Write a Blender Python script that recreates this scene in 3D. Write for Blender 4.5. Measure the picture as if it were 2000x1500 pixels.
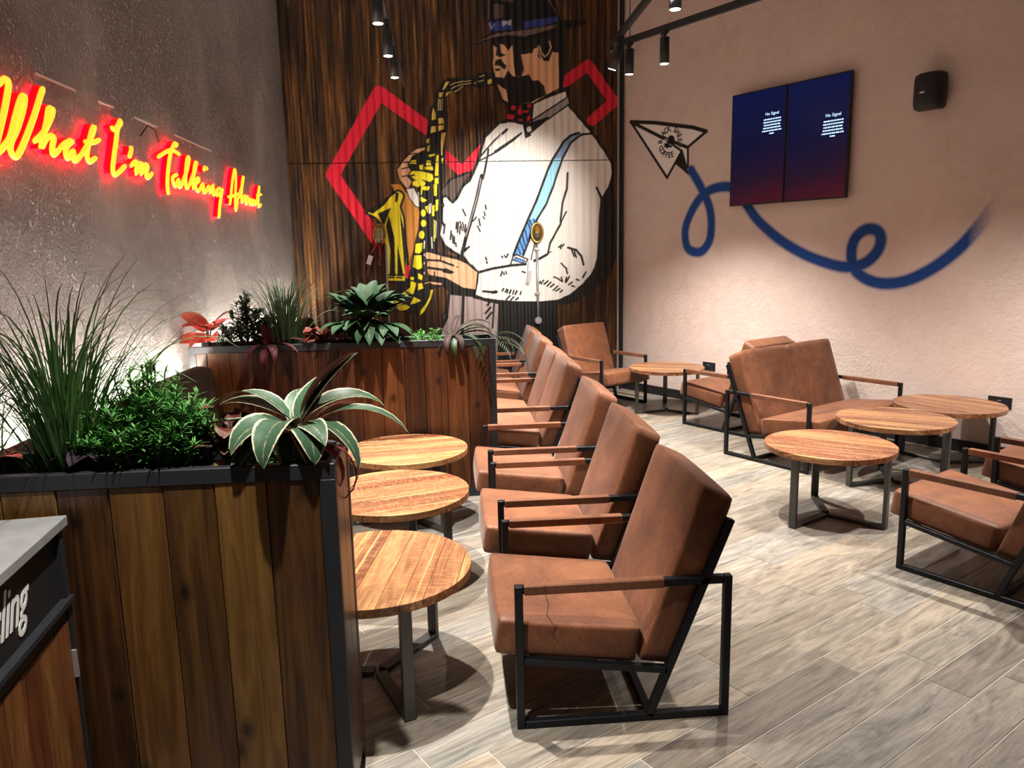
import bpy, bmesh, math, random
import numpy as np
from mathutils import Vector, Matrix
# ------------------------------------------------------------------ reset, camera, world, exposure
for _o in list(bpy.data.objects): bpy.data.objects.remove(_o)
scene = bpy.context.scene
COL = scene.collection
R = math.radians
PI = math.pi
cam_data = bpy.data.cameras.new('camera'); cam_data.sensor_width = 36.0; cam_data.lens = 26.536
cam_data.clip_start = 0.05; cam_data.clip_end = 60
cam = bpy.data.objects.new('camera', cam_data); COL.objects.link(cam)
_p, _r, _y = R(9.8655), R(-1.2153), R(-4.475)
_f = Vector((-math.sin(_y)*math.cos(_p), math.cos(_y)*math.cos(_p), -math.sin(_p)))
_rt = Vector((math.cos(_y), math.sin(_y), 0)); _up = _rt.cross(_f)
_r2 = math.cos(_r)*_rt + math.sin(_r)*_up; _u2 = -math.sin(_r)*_rt + math.cos(_r)*_up
cam.matrix_world = Matrix(((_r2.x,_u2.x,-_f.x,0),(_r2.y,_u2.y,-_f.y,0),(_r2.z,_u2.z,-_f.z,1.70),(0,0,0,1)))
scene.camera = cam
world = bpy.data.worlds.new('world'); scene.world = world; world.use_nodes = True
world.node_tree.nodes['Background'].inputs[0].default_value = (0.02,0.02,0.022,1)
world.node_tree.nodes['Background'].inputs[1].default_value = 0.3
scene.view_settings.view_transform = 'Standard'; scene.view_settings.look = 'None'
scene.view_settings.exposure = 1.0; scene.view_settings.gamma = 1.0; scene.view_settings.use_curve_mapping = False
SPOT_W = 400.0          # power of one track spotlight
LED_E = 110.0            # cove strip emission
rng = random.Random(7)
# room plan (metres): left wall x, back wall y, right wall runs at an angle
XL, YB, ZC, YF = -1.82, 9.17, 4.8, -3.0
RA = R(31.0); NX, NY = math.cos(RA), math.sin(RA); DX, DY = NY, -NX; WR = 6.53
def rw(s, z, off=0.0): return Vector((NX*(WR-off)+DX*s, NY*(WR-off)+DY*s, z))
def rp(n, s, z=0.0): return Vector((NX*n+DX*s, NY*n+DY*s, z))
S0 = (YB - NY*WR)/DY; S1 = (YF - NY*WR)/DY
XC = NX*WR + DX*S0; XF = NX*WR + DX*S1
# ------------------------------------------------------------------ helpers
def link(o, parent=None):
    COL.objects.link(o)
    if parent is not None: o.parent = parent
    return o
def tag(o, label=None, cat=None, group=None, kind=None):
    if label: o['label'] = label
    if cat: o['category'] = cat
    if group: o['group'] = group
    if kind: o['kind'] = kind
    return o
def empty(name, loc=(0,0,0), rz=0.0):
    o = bpy.data.objects.new(name, None); o.empty_display_size = .1
    o.location = loc; o.rotation_euler = (0,0,rz); COL.objects.link(o); return o
def copy_tree(o, parent=None):
    c = o.copy(); COL.objects.link(c); c.parent = parent
    for ch in list(o.children): copy_tree(ch, c)
    return c
class MB:
    def __init__(s): s.v = []; s.f = []; s.uv = None
    def add(s, vs, fs):
        b = len(s.v); s.v += [tuple(x) for x in vs]; s.f += [tuple(i+b for i in f) for f in fs]; return s
    def hexa(s, c):     # 8 corners: bottom ring 0-3 (ccw), top ring 4-7
        return s.add(c, [(3,2,1,0),(4,5,6,7),(0,1,5,4),(1,2,6,5),(2,3,7,6),(3,0,4,7)])
    def box(s, x0,x1,y0,y1,z0,z1):
        return s.hexa([(x0,y0,z0),(x1,y0,z0),(x1,y1,z0),(x0,y1,z0),(x0,y0,z1),(x1,y0,z1),(x1,y1,z1),(x0,y1,z1)])
    def prism(s, pts, z0, z1):
        n = len(pts)
        vs = [(p[0],p[1],z0) for p in pts]+[(p[0],p[1],z1) for p in pts]
        fs = [tuple(range(n-1,-1,-1)), tuple(range(n,2*n))]+[(i,(i+1)%n,n+(i+1)%n,n+i) for i in range(n)]
        return s.add(vs, fs)
    def bar(s, a, b, w, h, up=(0,0,1)):
        a = Vector(a); b = Vector(b); d = (b-a).normalized(); u = Vector(up)
        if abs(d.dot(u)) > .98: u = Vector((1,0,0))
        r = d.cross(u).normalized()*w/2; u = r.cross(d).normalized()*h/2
        return s.hexa([a-r-u,a+r-u,b+r-u,b-r-u,a-r+u,a+r+u,b+r+u,b-r+u])
    def tube(s, pts, rad, n=8, caps=True):
        pts = [Vector(p) for p in pts]; m = len(pts); rads = rad if isinstance(rad,(list,tuple)) else [rad]*m
        vs = []; u = None
        for i, p in enumerate(pts):
            d = (pts[min(i+1,m-1)]-pts[max(i-1,0)]).normalized()
            if u is None:
                u = Vector((0,0,1)) if abs(d.z) < .9 else Vector((1,0,0))
            u = (u - d*u.dot(d)).normalized(); w = d.cross(u)
            for k in range(n):
                a = 2*PI*k/n; vs.append(p + (u*math.cos(a)+w*math.sin(a))*rads[i])
        fs = [(i*n+k, i*n+(k+1)%n, (i+1)*n+(k+1)%n, (i+1)*n+k) for i in range(m-1) for k in range(n)]
        if caps: fs += [tuple(range(n-1,-1,-1)), tuple(range((m-1)*n, m*n))]
        return s.add(vs, fs)
    def lathe(s, prof, c=(0,0,0), n=24):
        vs = []; m = len(prof)
        for r, z in prof:
            for k in range(n):
                a = 2*PI*k/n; vs.append((c[0]+r*math.cos(a), c[1]+r*math.sin(a), c[2]+z))
        fs = [(i*n+k, i*n+(k+1)%n, (i+1)*n+(k+1)%n, (i+1)*n+k) for i in range(m-1) for k in range(n)]
        fs += [tuple(range(n-1,-1,-1)), tuple(range((m-1)*n, m*n))]
        return s.add(vs, fs)
    def mesh(s, name, mat, smooth=False, bevel=0.0):
        me = bpy.data.meshes.new(name); me.from_pydata(s.v, [], s.f)
        bm = bmesh.new(); bm.from_mesh(me)
        if bevel:
            bmesh.ops.bevel(bm, geom=bm.edges[:], offset=bevel, segments=1, affect='EDGES', clamp_overlap=True)
        bmesh.ops.recalc_face_normals(bm, faces=bm.faces[:]); bm.to_mesh(me); bm.free()
        if smooth: me.polygons.foreach_set('use_smooth', [True]*len(me.polygons))
        if mat: me.materials.append(mat)
        if s.uv is not None and not bevel:
            l = me.uv_layers.new(name='UVMap'); vi = np.zeros(len(me.loops), dtype=np.int32); me.loops.foreach_get('vertex_index', vi)
            l.data.foreach_set('uv', np.array(s.uv, dtype=np.float32)[vi].ravel())
        me.update(); return me
    def build(s, name, mat, parent=None, smooth=False, bevel=0.0, loc=None):
        o = bpy.data.objects.new(name, s.mesh(name, mat, smooth, bevel)); link(o, parent)
        if loc: o.location = loc
        return o
def cushion(corners, rad=.02, bulge=.008, n=10):
    """rounded padded box: corners = 8 points, bottom ring then top ring"""
    C = [Vector(c) for c in corners]
    dims = [((C[1]-C[0]).length+(C[5]-C[4]).length)/2, ((C[3]-C[0]).length+(C[7]-C[4]).length)/2, ((C[4]-C[0]).length+(C[6]-C[2]).length)/2]
    m = MB()
    bm = bmesh.new(); bmesh.ops.create_cube(bm, size=2.0)
    bmesh.ops.subdivide_edges(bm, edges=bm.edges[:], cuts=n, use_grid_fill=True)
    vs = []; bm.verts.ensure_lookup_table()
    for v in bm.verts:
        p = [v.co[i]*dims[i]/2 for i in range(3)]
        # pull the grid lines next to the edges outward so the rounding is well sampled
        q = [math.copysign(abs(v.co[i])**.7, v.co[i])*dims[i]/2 for i in range(3)]
        inn = [max(-dims[i]/2+rad, min(dims[i]/2-rad, q[i])) for i in range(3)]
        d = Vector([q[i]-inn[i] for i in range(3)])
        face = max(range(3), key=lambda i: abs(v.co[i]))
        if d.length > 1e-9: pt = Vector(inn)+d.normalized()*rad
        else: pt = Vector(q)
        o = [i for i in range(3) if i != face]
        g = (1-v.co[o[0]]**2)*(1-v.co[o[1]]**2)
        pt[face] += math.copysign(bulge*g, v.co[face])
        t = [(pt[i]/dims[i]+.5) for i in range(3)]
        a = C[0].lerp(C[1],t[0]); b = C[3].lerp(C[2],t[0]); c = C[4].lerp(C[5],t[0]); e = C[7].lerp(C[6],t[0])
        vs.append(a.lerp(b,t[1]).lerp(c.lerp(e,t[1]),t[2]))
    m.v = [tuple(x) for x in vs]; m.f = [tuple(q.index for q in f.verts) for f in bm.faces]; bm.free()
    return m
# ------------------------------------------------------------------ materials
def mat(name):
    m = bpy.data.materials.new(name); m.use_nodes = True; nt = m.node_tree
    return m, nt, nt.nodes['Principled BSDF']
def nd(nt, t, **k):
    n = nt.nodes.new(t)
    for a, b in k.items():
        if a == 'ins':
            for i, v in b.items(): n.inputs[i].default_value = v
        else: setattr(n, a, b)
    return n
def ramp(nt, fac, stops, interp='LINEAR'):
    r = nt.nodes.new('ShaderNodeValToRGB'); r.color_ramp.interpolation = interp
    e = r.color_ramp.elements
    while len(e) < len(stops): e.new(.5)
    for i, (p, c) in enumerate(stops):
        e[i].position = p; e[i].color = (*c, 1) if len(c) == 3 else c
    nt.links.new(fac, r.inputs[0]); return r.outputs[0]
def mixc(nt, f, a, b, mode='MIX'):
    m = nt.nodes.new('ShaderNodeMix'); m.data_type = 'RGBA'; m.blend_type = mode
    for i, v in ((0, f), (6, a), (7, b)):
        if isinstance(v, (int, float)): m.inputs[i].default_value = v
        elif isinstance(v, tuple): m.inputs[i].default_value = (*v, 1) if len(v) == 3 else v
        else: nt.links.new(v, m.inputs[i])
    return m.outputs[2]
def mth(nt, op, a, b=None, clamp=False):
    m = nt.nodes.new('ShaderNodeMath'); m.operation = op; m.use_clamp = clamp
    for i, v in ((0, a), (1, b)):
        if v is None: continue
        if isinstance(v, (int, float)): m.inputs[i].default_value = v
        else: nt.links.new(v, m.inputs[i])
    return m.outputs[0]
def coords(nt, kind='Object', scale=(1,1,1), loc=(0,0,0), rot=(0,0,0), rand=False):
    tc = nt.nodes.new('ShaderNodeTexCoord'); mp = nt.nodes.new('ShaderNodeMapping')
    mp.inputs['Scale'].default_value = scale; mp.inputs['Location'].default_value = loc; mp.inputs['Rotation'].default_value = rot
    src = tc.outputs[kind]
    if rand:
        oi = nt.nodes.new('ShaderNodeObjectInfo'); a = nt.nodes.new('ShaderNodeVectorMath'); a.operation = 'ADD'
        s = nt.nodes.new('ShaderNodeVectorMath'); s.operation = 'SCALE'; s.inputs[0].default_value = (37.3, 19.1, 53.7)
        nt.links.new(oi.outputs['Random'], s.inputs['Scale']); nt.links.new(src, a.inputs[0]); nt.links.new(s.outputs[0], a.inputs[1]); src = a.outputs[0]
    nt.links.new(src, mp.inputs[0]); return mp.outputs[0]
def noise(nt, vec, scale, detail=4, rough=.55, dist=0.0, out=0):
    n = nd(nt, 'ShaderNodeTexNoise', ins={'Scale': scale, 'Detail': detail, 'Roughness': rough, 'Distortion': dist})
    nt.links.new(vec, n.inputs['Vector']); return n.outputs[out]
def bump(nt, b, h, strength=.3, dist=.01):
    n = nd(nt, 'ShaderNodeBump', ins={'Strength': strength, 'Distance': dist}); nt.links.new(h, n.inputs['Height']); nt.links.new(n.outputs[0], b.inputs['Normal'])
def setv(b, **k):
    for a, v in k.items(): b.inputs[a.replace('_',' ')].default_value = v
def plain(name, col, rough=.5, metal=0.0, spec=.5):
    m, nt, b = mat(name); setv(b, Base_Color=(*col,1), Roughness=rough, Metallic=metal); b.inputs['Specular IOR Level'].default_value = spec
    v = coords(nt); n = noise(nt, v, 30, 3); nt.links.new(mixc(nt, .12, (*col,1), ramp(nt, n, [(.3,tuple(c*.6 for c in col)),(.7,tuple(min(1,c*1.35) for c in col))])), b.inputs['Base Color'])
    return m
def emit(name, col, strength):
    m, nt, b = mat(name); setv(b, Base_Color=(*col,1), Roughness=.4); b.inputs['Emission Color'].default_value = (*col,1); b.inputs['Emission Strength'].default_value = strength
    return m
def plaster(name, c1, c2, c3, fine, strength, painted=False, depth=.03):
    m, nt, b = mat(name); v = coords(nt)
    big = noise(nt, v, .9, 5, .6); mid = noise(nt, v, 4.5, 6, .62, 1.2)
    c = ramp(nt, mixc(nt, .45, big, mid), [(.32,c1),(.5,c2),(.68,c3)])
    if painted:
        at = nd(nt, 'ShaderNodeAttribute', attribute_name='paint'); c = mixc(nt, at.outputs['Alpha'], c, at.outputs['Color'])
    nt.links.new(c, b.inputs['Base Color']); setv(b, Roughness=.82); b.inputs['Specular IOR Level'].default_value = .25
    n1 = ramp(nt, noise(nt, v, fine, 5, .62, .5), [(.40,(0,0,0)),(.60,(1,1,1))])
    msk = ramp(nt, noise(nt, v, 1.1, 3, .5), [(.42,(0,0,0)),(.58,(1,1,1))])
    tro = noise(nt, coords(nt, scale=(1,1,.45), rot=(.5,.4,.2)), 6, 5, .6, 1.2)
    h = mth(nt, 'ADD', mth(nt, 'MULTIPLY', n1, mth(nt, 'ADD', mth(nt,'MULTIPLY',msk,1.2), .35)), mth(nt, 'MULTIPLY', tro, .55))
    bump(nt, b, h, strength, depth); return m
M = {}
M['plaster_left'] = plaster('plaster_left', (.42,.385,.38), (.53,.495,.49), (.62,.585,.575), 46, 1.0, False, .04)
M['plaster_right'] = plaster('plaster_right', (.68,.54,.49), (.76,.62,.57), (.81,.68,.63), 24, .30, True, .012)
M['plaster_plain'] = plaster('plaster_plain', (.40,.32,.29), (.46,.37,.33), (.52,.43,.38), 30, .3)
M['ceiling'] = plain('ceiling_paint', (.50,.48,.46), .9)  # unseen ceiling, lightened to mid grey to bounce fill onto the upper walls
M['steel'] = plain('black_steel', (.016,.018,.022), .42, .6)
M['legsteel'] = plain('raw_steel', (.10,.10,.098), .42, .8)
M['black'] = plain('black_paint', (.012,.012,.013), .5)
M['rail'] = plain('planter_metal', (.030,.034,.042), .45, .35)
M['brass'] = plain('brass', (.62,.42,.13), .3, .9)
M['grey_pipe'] = plain('grey_conduit', (.42,.42,.42), .4, .5)
M['white'] = plain('white_paint', (.85,.85,.85), .6)
M['red_cable'] = plain('red_cable', (.28,.015,.02), .5)
M['brown_tag'] = plain('brown_tag', (.10,.04,.03), .6)
M['soil'] = plain('soil', (.018,.013,.010), .95)
M['grout'] = plain('grout', (.46,.42,.36), .8)
def wood(name, cols, grain=(1,1,1), scale=6, rough=.5, bumpS=.12, knots=True, coat=0.0, varia=.5, streak=None):
    """cols dark..light; grain stretches along the axis with the small factor"""
    m, nt, b = mat(name); v = coords(nt, scale=grain, rand=True)
    g1 = noise(nt, v, scale, 8, .62, 1.4); g2 = noise(nt, v, scale*6, 4, .7, .3)
    oi = nt.nodes.new('ShaderNodeObjectInfo')
    f = mth(nt, 'ADD', mth(nt, 'MULTIPLY', g1, .8), mth(nt, 'MULTIPLY', g2, .2))
    f = mth(nt, 'ADD', f, mth(nt, 'MULTIPLY', mth(nt, 'SUBTRACT', oi.outputs['Random'], .5), varia*.35))
    n = len(cols); c = ramp(nt, f, [(.28+.44*i/(n-1), cols[i]) for i in range(n)])
    if knots:
        k = nd(nt, 'ShaderNodeTexVoronoi', voronoi_dimensions='2D', ins={'Scale': 3.6}); nt.links.new(coords(nt, scale=(1.3,1,.8), rot=(PI/2,0,0), rand=True), k.inputs['Vector'])
        kd = mth(nt, 'ADD', k.outputs['Distance'], mth(nt, 'MULTIPLY', g2, .04))
        c = mixc(nt, ramp(nt, kd, [(.05,(.9,.9,.9)),(.085,(.55,.55,.55)),(.16,(0,0,0))]), c, tuple(x*.35 for x in cols[0]))
    if streak:
        sk = noise(nt, coords(nt, scale=tuple(.06 if q < .5 else 3 for q in grain), rand=True), scale*2.2, 3, .5)
        c = mixc(nt, ramp(nt, sk, [(.60,(0,0,0)),(.66,(.75,.75,.75))]), c, streak)
        sa = noise(nt, coords(nt, scale=tuple(3.5 if q < .5 else .8 for q in grain), rand=True), 26, 2, .5)
        c = mixc(nt, ramp(nt, sa, [(.52,(0,0,0)),(.62,(.22,.22,.22))]), c, streak)
    hue = mixc(nt, .4, c, ramp(nt, oi.outputs['Random'], [(0,(1,.50,.30)),(.35,(.75,.72,.70)),(.7,(1,.85,.55)),(1,(.9,.95,.6))]), 'MULTIPLY')
    nt.links.new(hue, b.inputs['Base Color']); setv(b, Roughness=rough); b.inputs['Coat Weight'].default_value = coat; b.inputs['Coat Roughness'].default_value = .25
    bump(nt, b, f, bumpS, .01); return m
M['board'] = wood('red_brown_board', [(.012,.004,.002),(.048,.014,.005),(.10,.032,.010),(.17,.062,.020)], (3,3,.22), 7, .38, .15, True, .15, .9)
M['board_olive'] = wood('olive_brown_board', [(.020,.009,.003),(.075,.032,.009),(.14,.068,.018),(.23,.125,.036)], (3,3,.2), 6, .42, .18, True, .1, .9)
M['tabletop'] = wood('tabletop_wood', [(.10,.032,.012),(.20,.075,.030),(.30,.135,.060),(.50,.27,.125)], (.22,3,3), 9, .40, .06, False, .25, .9, (.62,.38,.17))
M['table_edge'] = M['tabletop']
M['cabwood'] = wood('cabinet_wood', [(.05,.016,.006),(.13,.045,.013),(.20,.075,.022),(.26,.12,.05)], (3,3,.3), 8, .45, .3, True)
def leather(name, c1, c2, c3):
    m, nt, b = mat(name); v = coords(nt, rand=True)
    n1 = noise(nt, v, 3.2, 6, .65, .8); n2 = noise(nt, coords(nt, scale=(1,1,.35), rand=True), 75, 5, .75, .8)
    f = mth(nt, 'ADD', mth(nt, 'MULTIPLY', n1, .62), mth(nt, 'MULTIPLY', n2, .38))
    nt.links.new(ramp(nt, f, [(.38,c1),(.5,c2),(.62,c3)]), b.inputs['Base Color']); setv(b, Roughness=.55); b.inputs['Specular IOR Level'].default_value = .35
    b.inputs['Sheen Weight'].default_value = .12
    bump(nt, b, n2, .10, .004); return m
M['leather'] = leather('tan_leather', (.100,.032,.013), (.165,.057,.023), (.24,.090,.038))
M['leather_dark'] = leather('dark_leather', (.010,.005,.0035), (.017,.008,.005), (.026,.012,.007))
_b = M['leather_dark'].node_tree.nodes['Principled BSDF']; _b.inputs['Sheen Weight'].default_value = 0; _b.inputs['Roughness'].default_value = .75; _b.inputs['Specular IOR Level'].default_value = .15
def tile():
    m, nt, b = mat('wood_tile'); oi = nt.nodes.new('ShaderNodeObjectInfo'); gi = nt.nodes.new('ShaderNodeNewGeometry')
    rnd = mth(nt, 'FRACT', mth(nt, 'ADD', mth(nt,'MULTIPLY',oi.outputs['Random'],7.13), mth(nt,'MULTIPLY',gi.outputs['Random Per Island'],3.7)))
    v = coords(nt, scale=(.5,3.4,1), rand=True); g = noise(nt, v, 3.6, 9, .70, 2.0); g2 = noise(nt, coords(nt, scale=(.30,6,1), rand=True), 16, 6, .75, .7)
    f = mth(nt, 'ADD', mth(nt,'MULTIPLY',g,.6), mth(nt,'MULTIPLY',g2,.4))
    tone = ramp(nt, rnd, [(0,(.18,.16,.14)),(.25,(.30,.26,.215)),(.45,(.235,.225,.21)),(.62,(.34,.29,.235)),(.8,(.27,.265,.25)),(1,(.31,.25,.19))])
    c = mixc(nt, 1.0, tone, ramp(nt, f, [(.34,(.22,.21,.20)),(.45,(.66,.645,.63)),(.55,(1.05,1.02,.97)),(.68,(1.5,1.46,1.40))]), 'MULTIPLY')
    nt.links.new(c, b.inputs['Base Color']); setv(b, Roughness=.38); b.inputs['Specular IOR Level'].default_value = .45
    bump(nt, b, f, .05, .004); return m
M['tile'] = tile()
def rust():
    m, nt, b = mat('painted_corrugated_metal')
    v = coords(nt, scale=(3.2,1,.22)); n1 = noise(nt, v, 3.4, 8, .68, .8); v2 = coords(nt, scale=(9,1,.35)); n2 = noise(nt, v2, 3.5, 6, .7, .5)
    f = mth(nt, 'ADD', mth(nt,'MULTIPLY',n1,.6), mth(nt,'MULTIPLY',n2,.4))
    c = ramp(nt, f, [(.38,(.008,.006,.005)),(.47,(.028,.013,.007)),(.54,(.10,.040,.012)),(.62,(.25,.11,.028)),(.74,(.42,.24,.10))])
    at = nd(nt, 'ShaderNodeAttribute', attribute_name='paint')
    wear = ramp(nt, n2, [(.2,(.80,.80,.80)),(.5,(1,1,1))])
    pc = mixc(nt, 1.0, at.outputs['Color'], wear, 'MULTIPLY')
    nt.links.new(mixc(nt, at.outputs['Alpha'], c, pc), b.inputs['Base Color'])
    setv(b, Roughness=.55); b.inputs['Specular IOR Level'].default_value = .4
    bump(nt, b, n2, .08, .005); return m
M['rust'] = rust()
def concrete():
    m, nt, b = mat('grey_counter'); v = coords(nt); n = noise(nt, v, 9, 6, .6)
    nt.links.new(ramp(nt, n, [(.3,(.22,.225,.23)),(.7,(.33,.335,.34))]), b.inputs['Base Color']); setv(b, Roughness=.45); return m
M['counter'] = concrete()
def screen():
    m, nt, b = mat('screen_no_signal'); g = nt.nodes.new('ShaderNodeTexCoord'); sp = nt.nodes.new('ShaderNodeSeparateXYZ'); nt.links.new(g.outputs['Object'], sp.inputs[0])
    z = mth(nt, 'ADD', mth(nt,'DIVIDE',sp.outputs[2],1.08), mth(nt,'MULTIPLY',sp.outputs[0],.18))
    c = ramp(nt, z, [(.0,(.16,.012,.030)),(.22,(.045,.012,.055)),(.5,(.010,.012,.085)),(1,(.006,.016,.14))])
    setv(b, Base_Color=(.004,.004,.005,1), Roughness=.3); b.inputs['Specular IOR Level'].default_value = .2; nt.links.new(c, b.inputs['Emission Color']); b.inputs['Emission Strength'].default_value = .17
    return m
M['screen'] = screen()
M['screen_text'] = emit('screen_lettering', (.45,.70,1.0), .8)
M['lens'] = emit('spot_lens', (1.0,.96,.88), 30.0)
M['led'] = emit('led_strip', (1.0,.90,.76), LED_E)
M['neon_yellow'] = emit('neon_face', (1.0,.54,.03), .66)
M['halo_glow'] = emit('halo_glow', (1.0,.0,.008), 14.0)  # glow of the hidden strip added to throw a red halo on the wall
M['neon_red'] = emit('neon_side', (1.0,.0,.006), .42)
def leaf_mat(name, mid, edge, rib, edge_at=.72, back=None, rough=.5, vein=.5):
    m, nt, b = mat(name); tc = nt.nodes.new('ShaderNodeTexCoord'); sp = nt.nodes.new('ShaderNodeSeparateXYZ'); nt.links.new(tc.outputs['UV'], sp.inputs[0])
    u = mth(nt, 'ABSOLUTE', sp.outputs[0]); n = noise(nt, coords(nt, 'UV', (3,9,1), rand=True), 2.2, 4, .6)
    uu = mth(nt, 'ADD', u, mth(nt, 'MULTIPLY', mth(nt,'SUBTRACT',n,.5), .35))
    c = ramp(nt, uu, [(0,rib),(.06,mid),(edge_at,mid),(min(.99,edge_at+.12),edge)])
    st = mth(nt, 'SINE', mth(nt, 'ADD', mth(nt,'MULTIPLY',sp.outputs[1],55), mth(nt,'MULTIPLY',u,-16)))
    c = mixc(nt, mth(nt,'MULTIPLY',mth(nt,'ADD',st,1),vein*.18), c, tuple(min(1,x*1.9) for x in mid))
    if back:
        g = nt.nodes.new('ShaderNodeNewGeometry'); c = mixc(nt, g.outputs['Backfacing'], c, back)
    nt.links.new(c, b.inputs['Base Color']); setv(b, Roughness=rough); b.inputs['Specular IOR Level'].default_value = .28
    b.inputs['Transmission Weight'].default_value = 0.0
    return m
M['leaf_varieg'] = leaf_mat('variegated_leaf', (.030,.075,.040), (.60,.55,.38), (.30,.25,.15), .80, (.32,.11,.10))
M['leaf_varieg_red'] = leaf_mat('variegated_leaf_red', (.20,.03,.03), (.32,.10,.08), (.40,.10,.08), .8, (.14,.02,.035))
M['leaf_plum'] = leaf_mat('plum_rib_leaf', (.022,.016,.014), (.03,.02,.018), (.30,.04,.06), .85, None, .55)
M['leaf_pink'] = leaf_mat('pink_leaf', (.62,.13,.10), (.72,.24,.18), (.8,.35,.28), .8, (.50,.09,.08))
M['leaf_fatsia'] = leaf_mat('dark_green_leaf', (.012,.034,.014), (.015,.04,.017), (.05,.09,.04), .9)
M['leaf_wine'] = leaf_mat('wine_red_leaf', (.034,.005,.007), (.05,.008,.010), (.09,.015,.016), .85, None, .6)
M['leaf_rust'] = leaf_mat('rust_red_leaf', (.085,.016,.010), (.15,.045,.022), (.14,.04,.025), .75)
M['leaf_begonia'] = leaf_mat('begonia_leaf', (.085,.018,.016), (.10,.10,.03), (.17,.03,.025), .62, (.10,.012,.014))
M['leaf_green'] = leaf_mat('green_needle', (.062,.22,.042), (.09,.28,.06), (.11,.33,.09), .8)
M['leaf_grass'] = leaf_mat('grass_blade', (.060,.15,.038), (.08,.19,.048), (.11,.24,.07), .8)
M['leaf_grass_dark'] = leaf_mat('dark_grass_blade', (.030,.060,.022), (.04,.075,.026), (.06,.11,.04), .8)
M['leaf_olive'] = leaf_mat('dark_olive_leaf', (.016,.032,.012), (.022,.042,.016), (.05,.08,.03), .85)
M['leaf_purple'] = leaf_mat('dark_purple_leaf', (.025,.018,.026), (.05,.03,.05), (.10,.05,.08), .8)
for _k in ('leaf_fatsia','leaf_wine','leaf_plum'):
    _b = M[_k].node_tree.nodes['Principled BSDF']; _b.inputs['Specular IOR Level'].default_value = .12; _b.inputs['Roughness'].default_value = .62
M['stem'] = plain('plant_stem', (.06,.045,.02), .7)
# ------------------------------------------------------------------ painting helpers (flat mural colours on wall meshes)
def cover_poly(px, py, pts):
    ins = np.zeros(px.shape, bool); n = len(pts)
    for i in range(n):
        x0, y0 = pts[i]; x1, y1 = pts[(i+1)%n]
        if y0 == y1: continue
        c = ((y0 > py) != (y1 > py)) & (px < (x1-x0)*(py-y0)/(y1-y0)+x0)
        ins ^= c
    return ins.astype(np.float32)
def seg_dist(px, py, pts):
    d = np.full(px.shape, 1e9, np.float32)
    for (x0,y0),(x1,y1) in zip(pts[:-1], pts[1:]):
        vx, vy = x1-x0, y1-y0; L = vx*vx+vy*vy+1e-12
        t = np.clip(((px-x0)*vx+(py-y0)*vy)/L, 0, 1)
        d = np.minimum(d, np.hypot(px-x0-t*vx, py-y0-t*vy))
    return d
def rasterize(xs, zs, ops):
    """ops: (colour, width or 0, blur, pts) -> premixed RGBA on the grid xs x zs"""
    img = np.zeros((len(zs), len(xs), 4), np.float32)
    for col, w, blur, pts in ops:
        ax = [p[0] for p in pts]; az = [p[1] for p in pts]; m = w/2+blur*2+.02
        i0, i1 = np.searchsorted(xs, [min(ax)-m, max(ax)+m]); j0, j1 = np.searchsorted(zs, [min(az)-m, max(az)+m])
        if i1-i0 < 1 or j1-j0 < 1: continue
        gx, gz = np.meshgrid(xs[i0:i1], zs[j0:j1]); h = .0055
        if w: a = np.clip((w/2-seg_dist(gx, gz, pts))/(h+blur*2)+.5, 0, 1)
        else:
            a = 0
            for ox, oz in ((-.25,-.25),(.25,-.25),(-.25,.25),(.25,.25)): a = a + cover_poly(gx+ox*h, gz+oz*h, pts)/4
        s = img[j0:j1, i0:i1]; A = a[..., None]
        oa = s[..., 3:]; na = A+oa*(1-A); c = np.array(col, np.float32)
        rgb = (c*A + s[..., :3]*oa*(1-A))/np.maximum(na, 1e-6)
        img[j0:j1, i0:i1, :3] = rgb; img[j0:j1, i0:i1, 3:] = na
    return img
def grid_mesh(name, P, material, paint=None, smooth=True, flip=False):
    nz, nx = P.shape[:2]; me = bpy.data.meshes.new(name)
    idx = np.arange(nz*nx).reshape(nz, nx)
    q = np.stack([idx[:-1,:-1], idx[:-1,1:], idx[1:,1:], idx[1:,:-1]], -1).reshape(-1, 4)
    if flip: q = q[:, ::-1]
    me.vertices.add(nz*nx); me.vertices.foreach_set('co', P.astype(np.float32).ravel())
    me.loops.add(q.size); me.loops.foreach_set('vertex_index', q.astype(np.int32).ravel())
    me.polygons.add(len(q)); me.polygons.foreach_set('loop_start', np.arange(0, q.size, 4, dtype=np.int32))
    me.polygons.foreach_set('use_smooth', np.full(len(q), smooth)); me.update(calc_edges=True)
    if paint is not None:
        at = me.color_attributes.new('paint', 'FLOAT_COLOR', 'POINT'); at.data.foreach_set('color', paint.astype(np.float32).ravel())
    me.materials.append(material); me.validate(); return me
def text_mesh(body, size, extrude=.0005, italic=0.0, bold=0.0):
    cu = bpy.data.curves.new('txt', 'FONT'); cu.body = body; cu.size = size; cu.extrude = extrude; cu.align_x = 'CENTER'; cu.align_y = 'CENTER'; cu.shear = italic; cu.offset = bold; cu.resolution_u = 3
    o = bpy.data.objects.new('txt', cu); COL.objects.link(o); bpy.context.view_layer.update()
    me = bpy.data.meshes.new_from_object(o.evaluated_get(bpy.context.evaluated_depsgraph_get()))
    bpy.data.objects.remove(o); bpy.data.curves.remove(cu); return me
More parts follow.
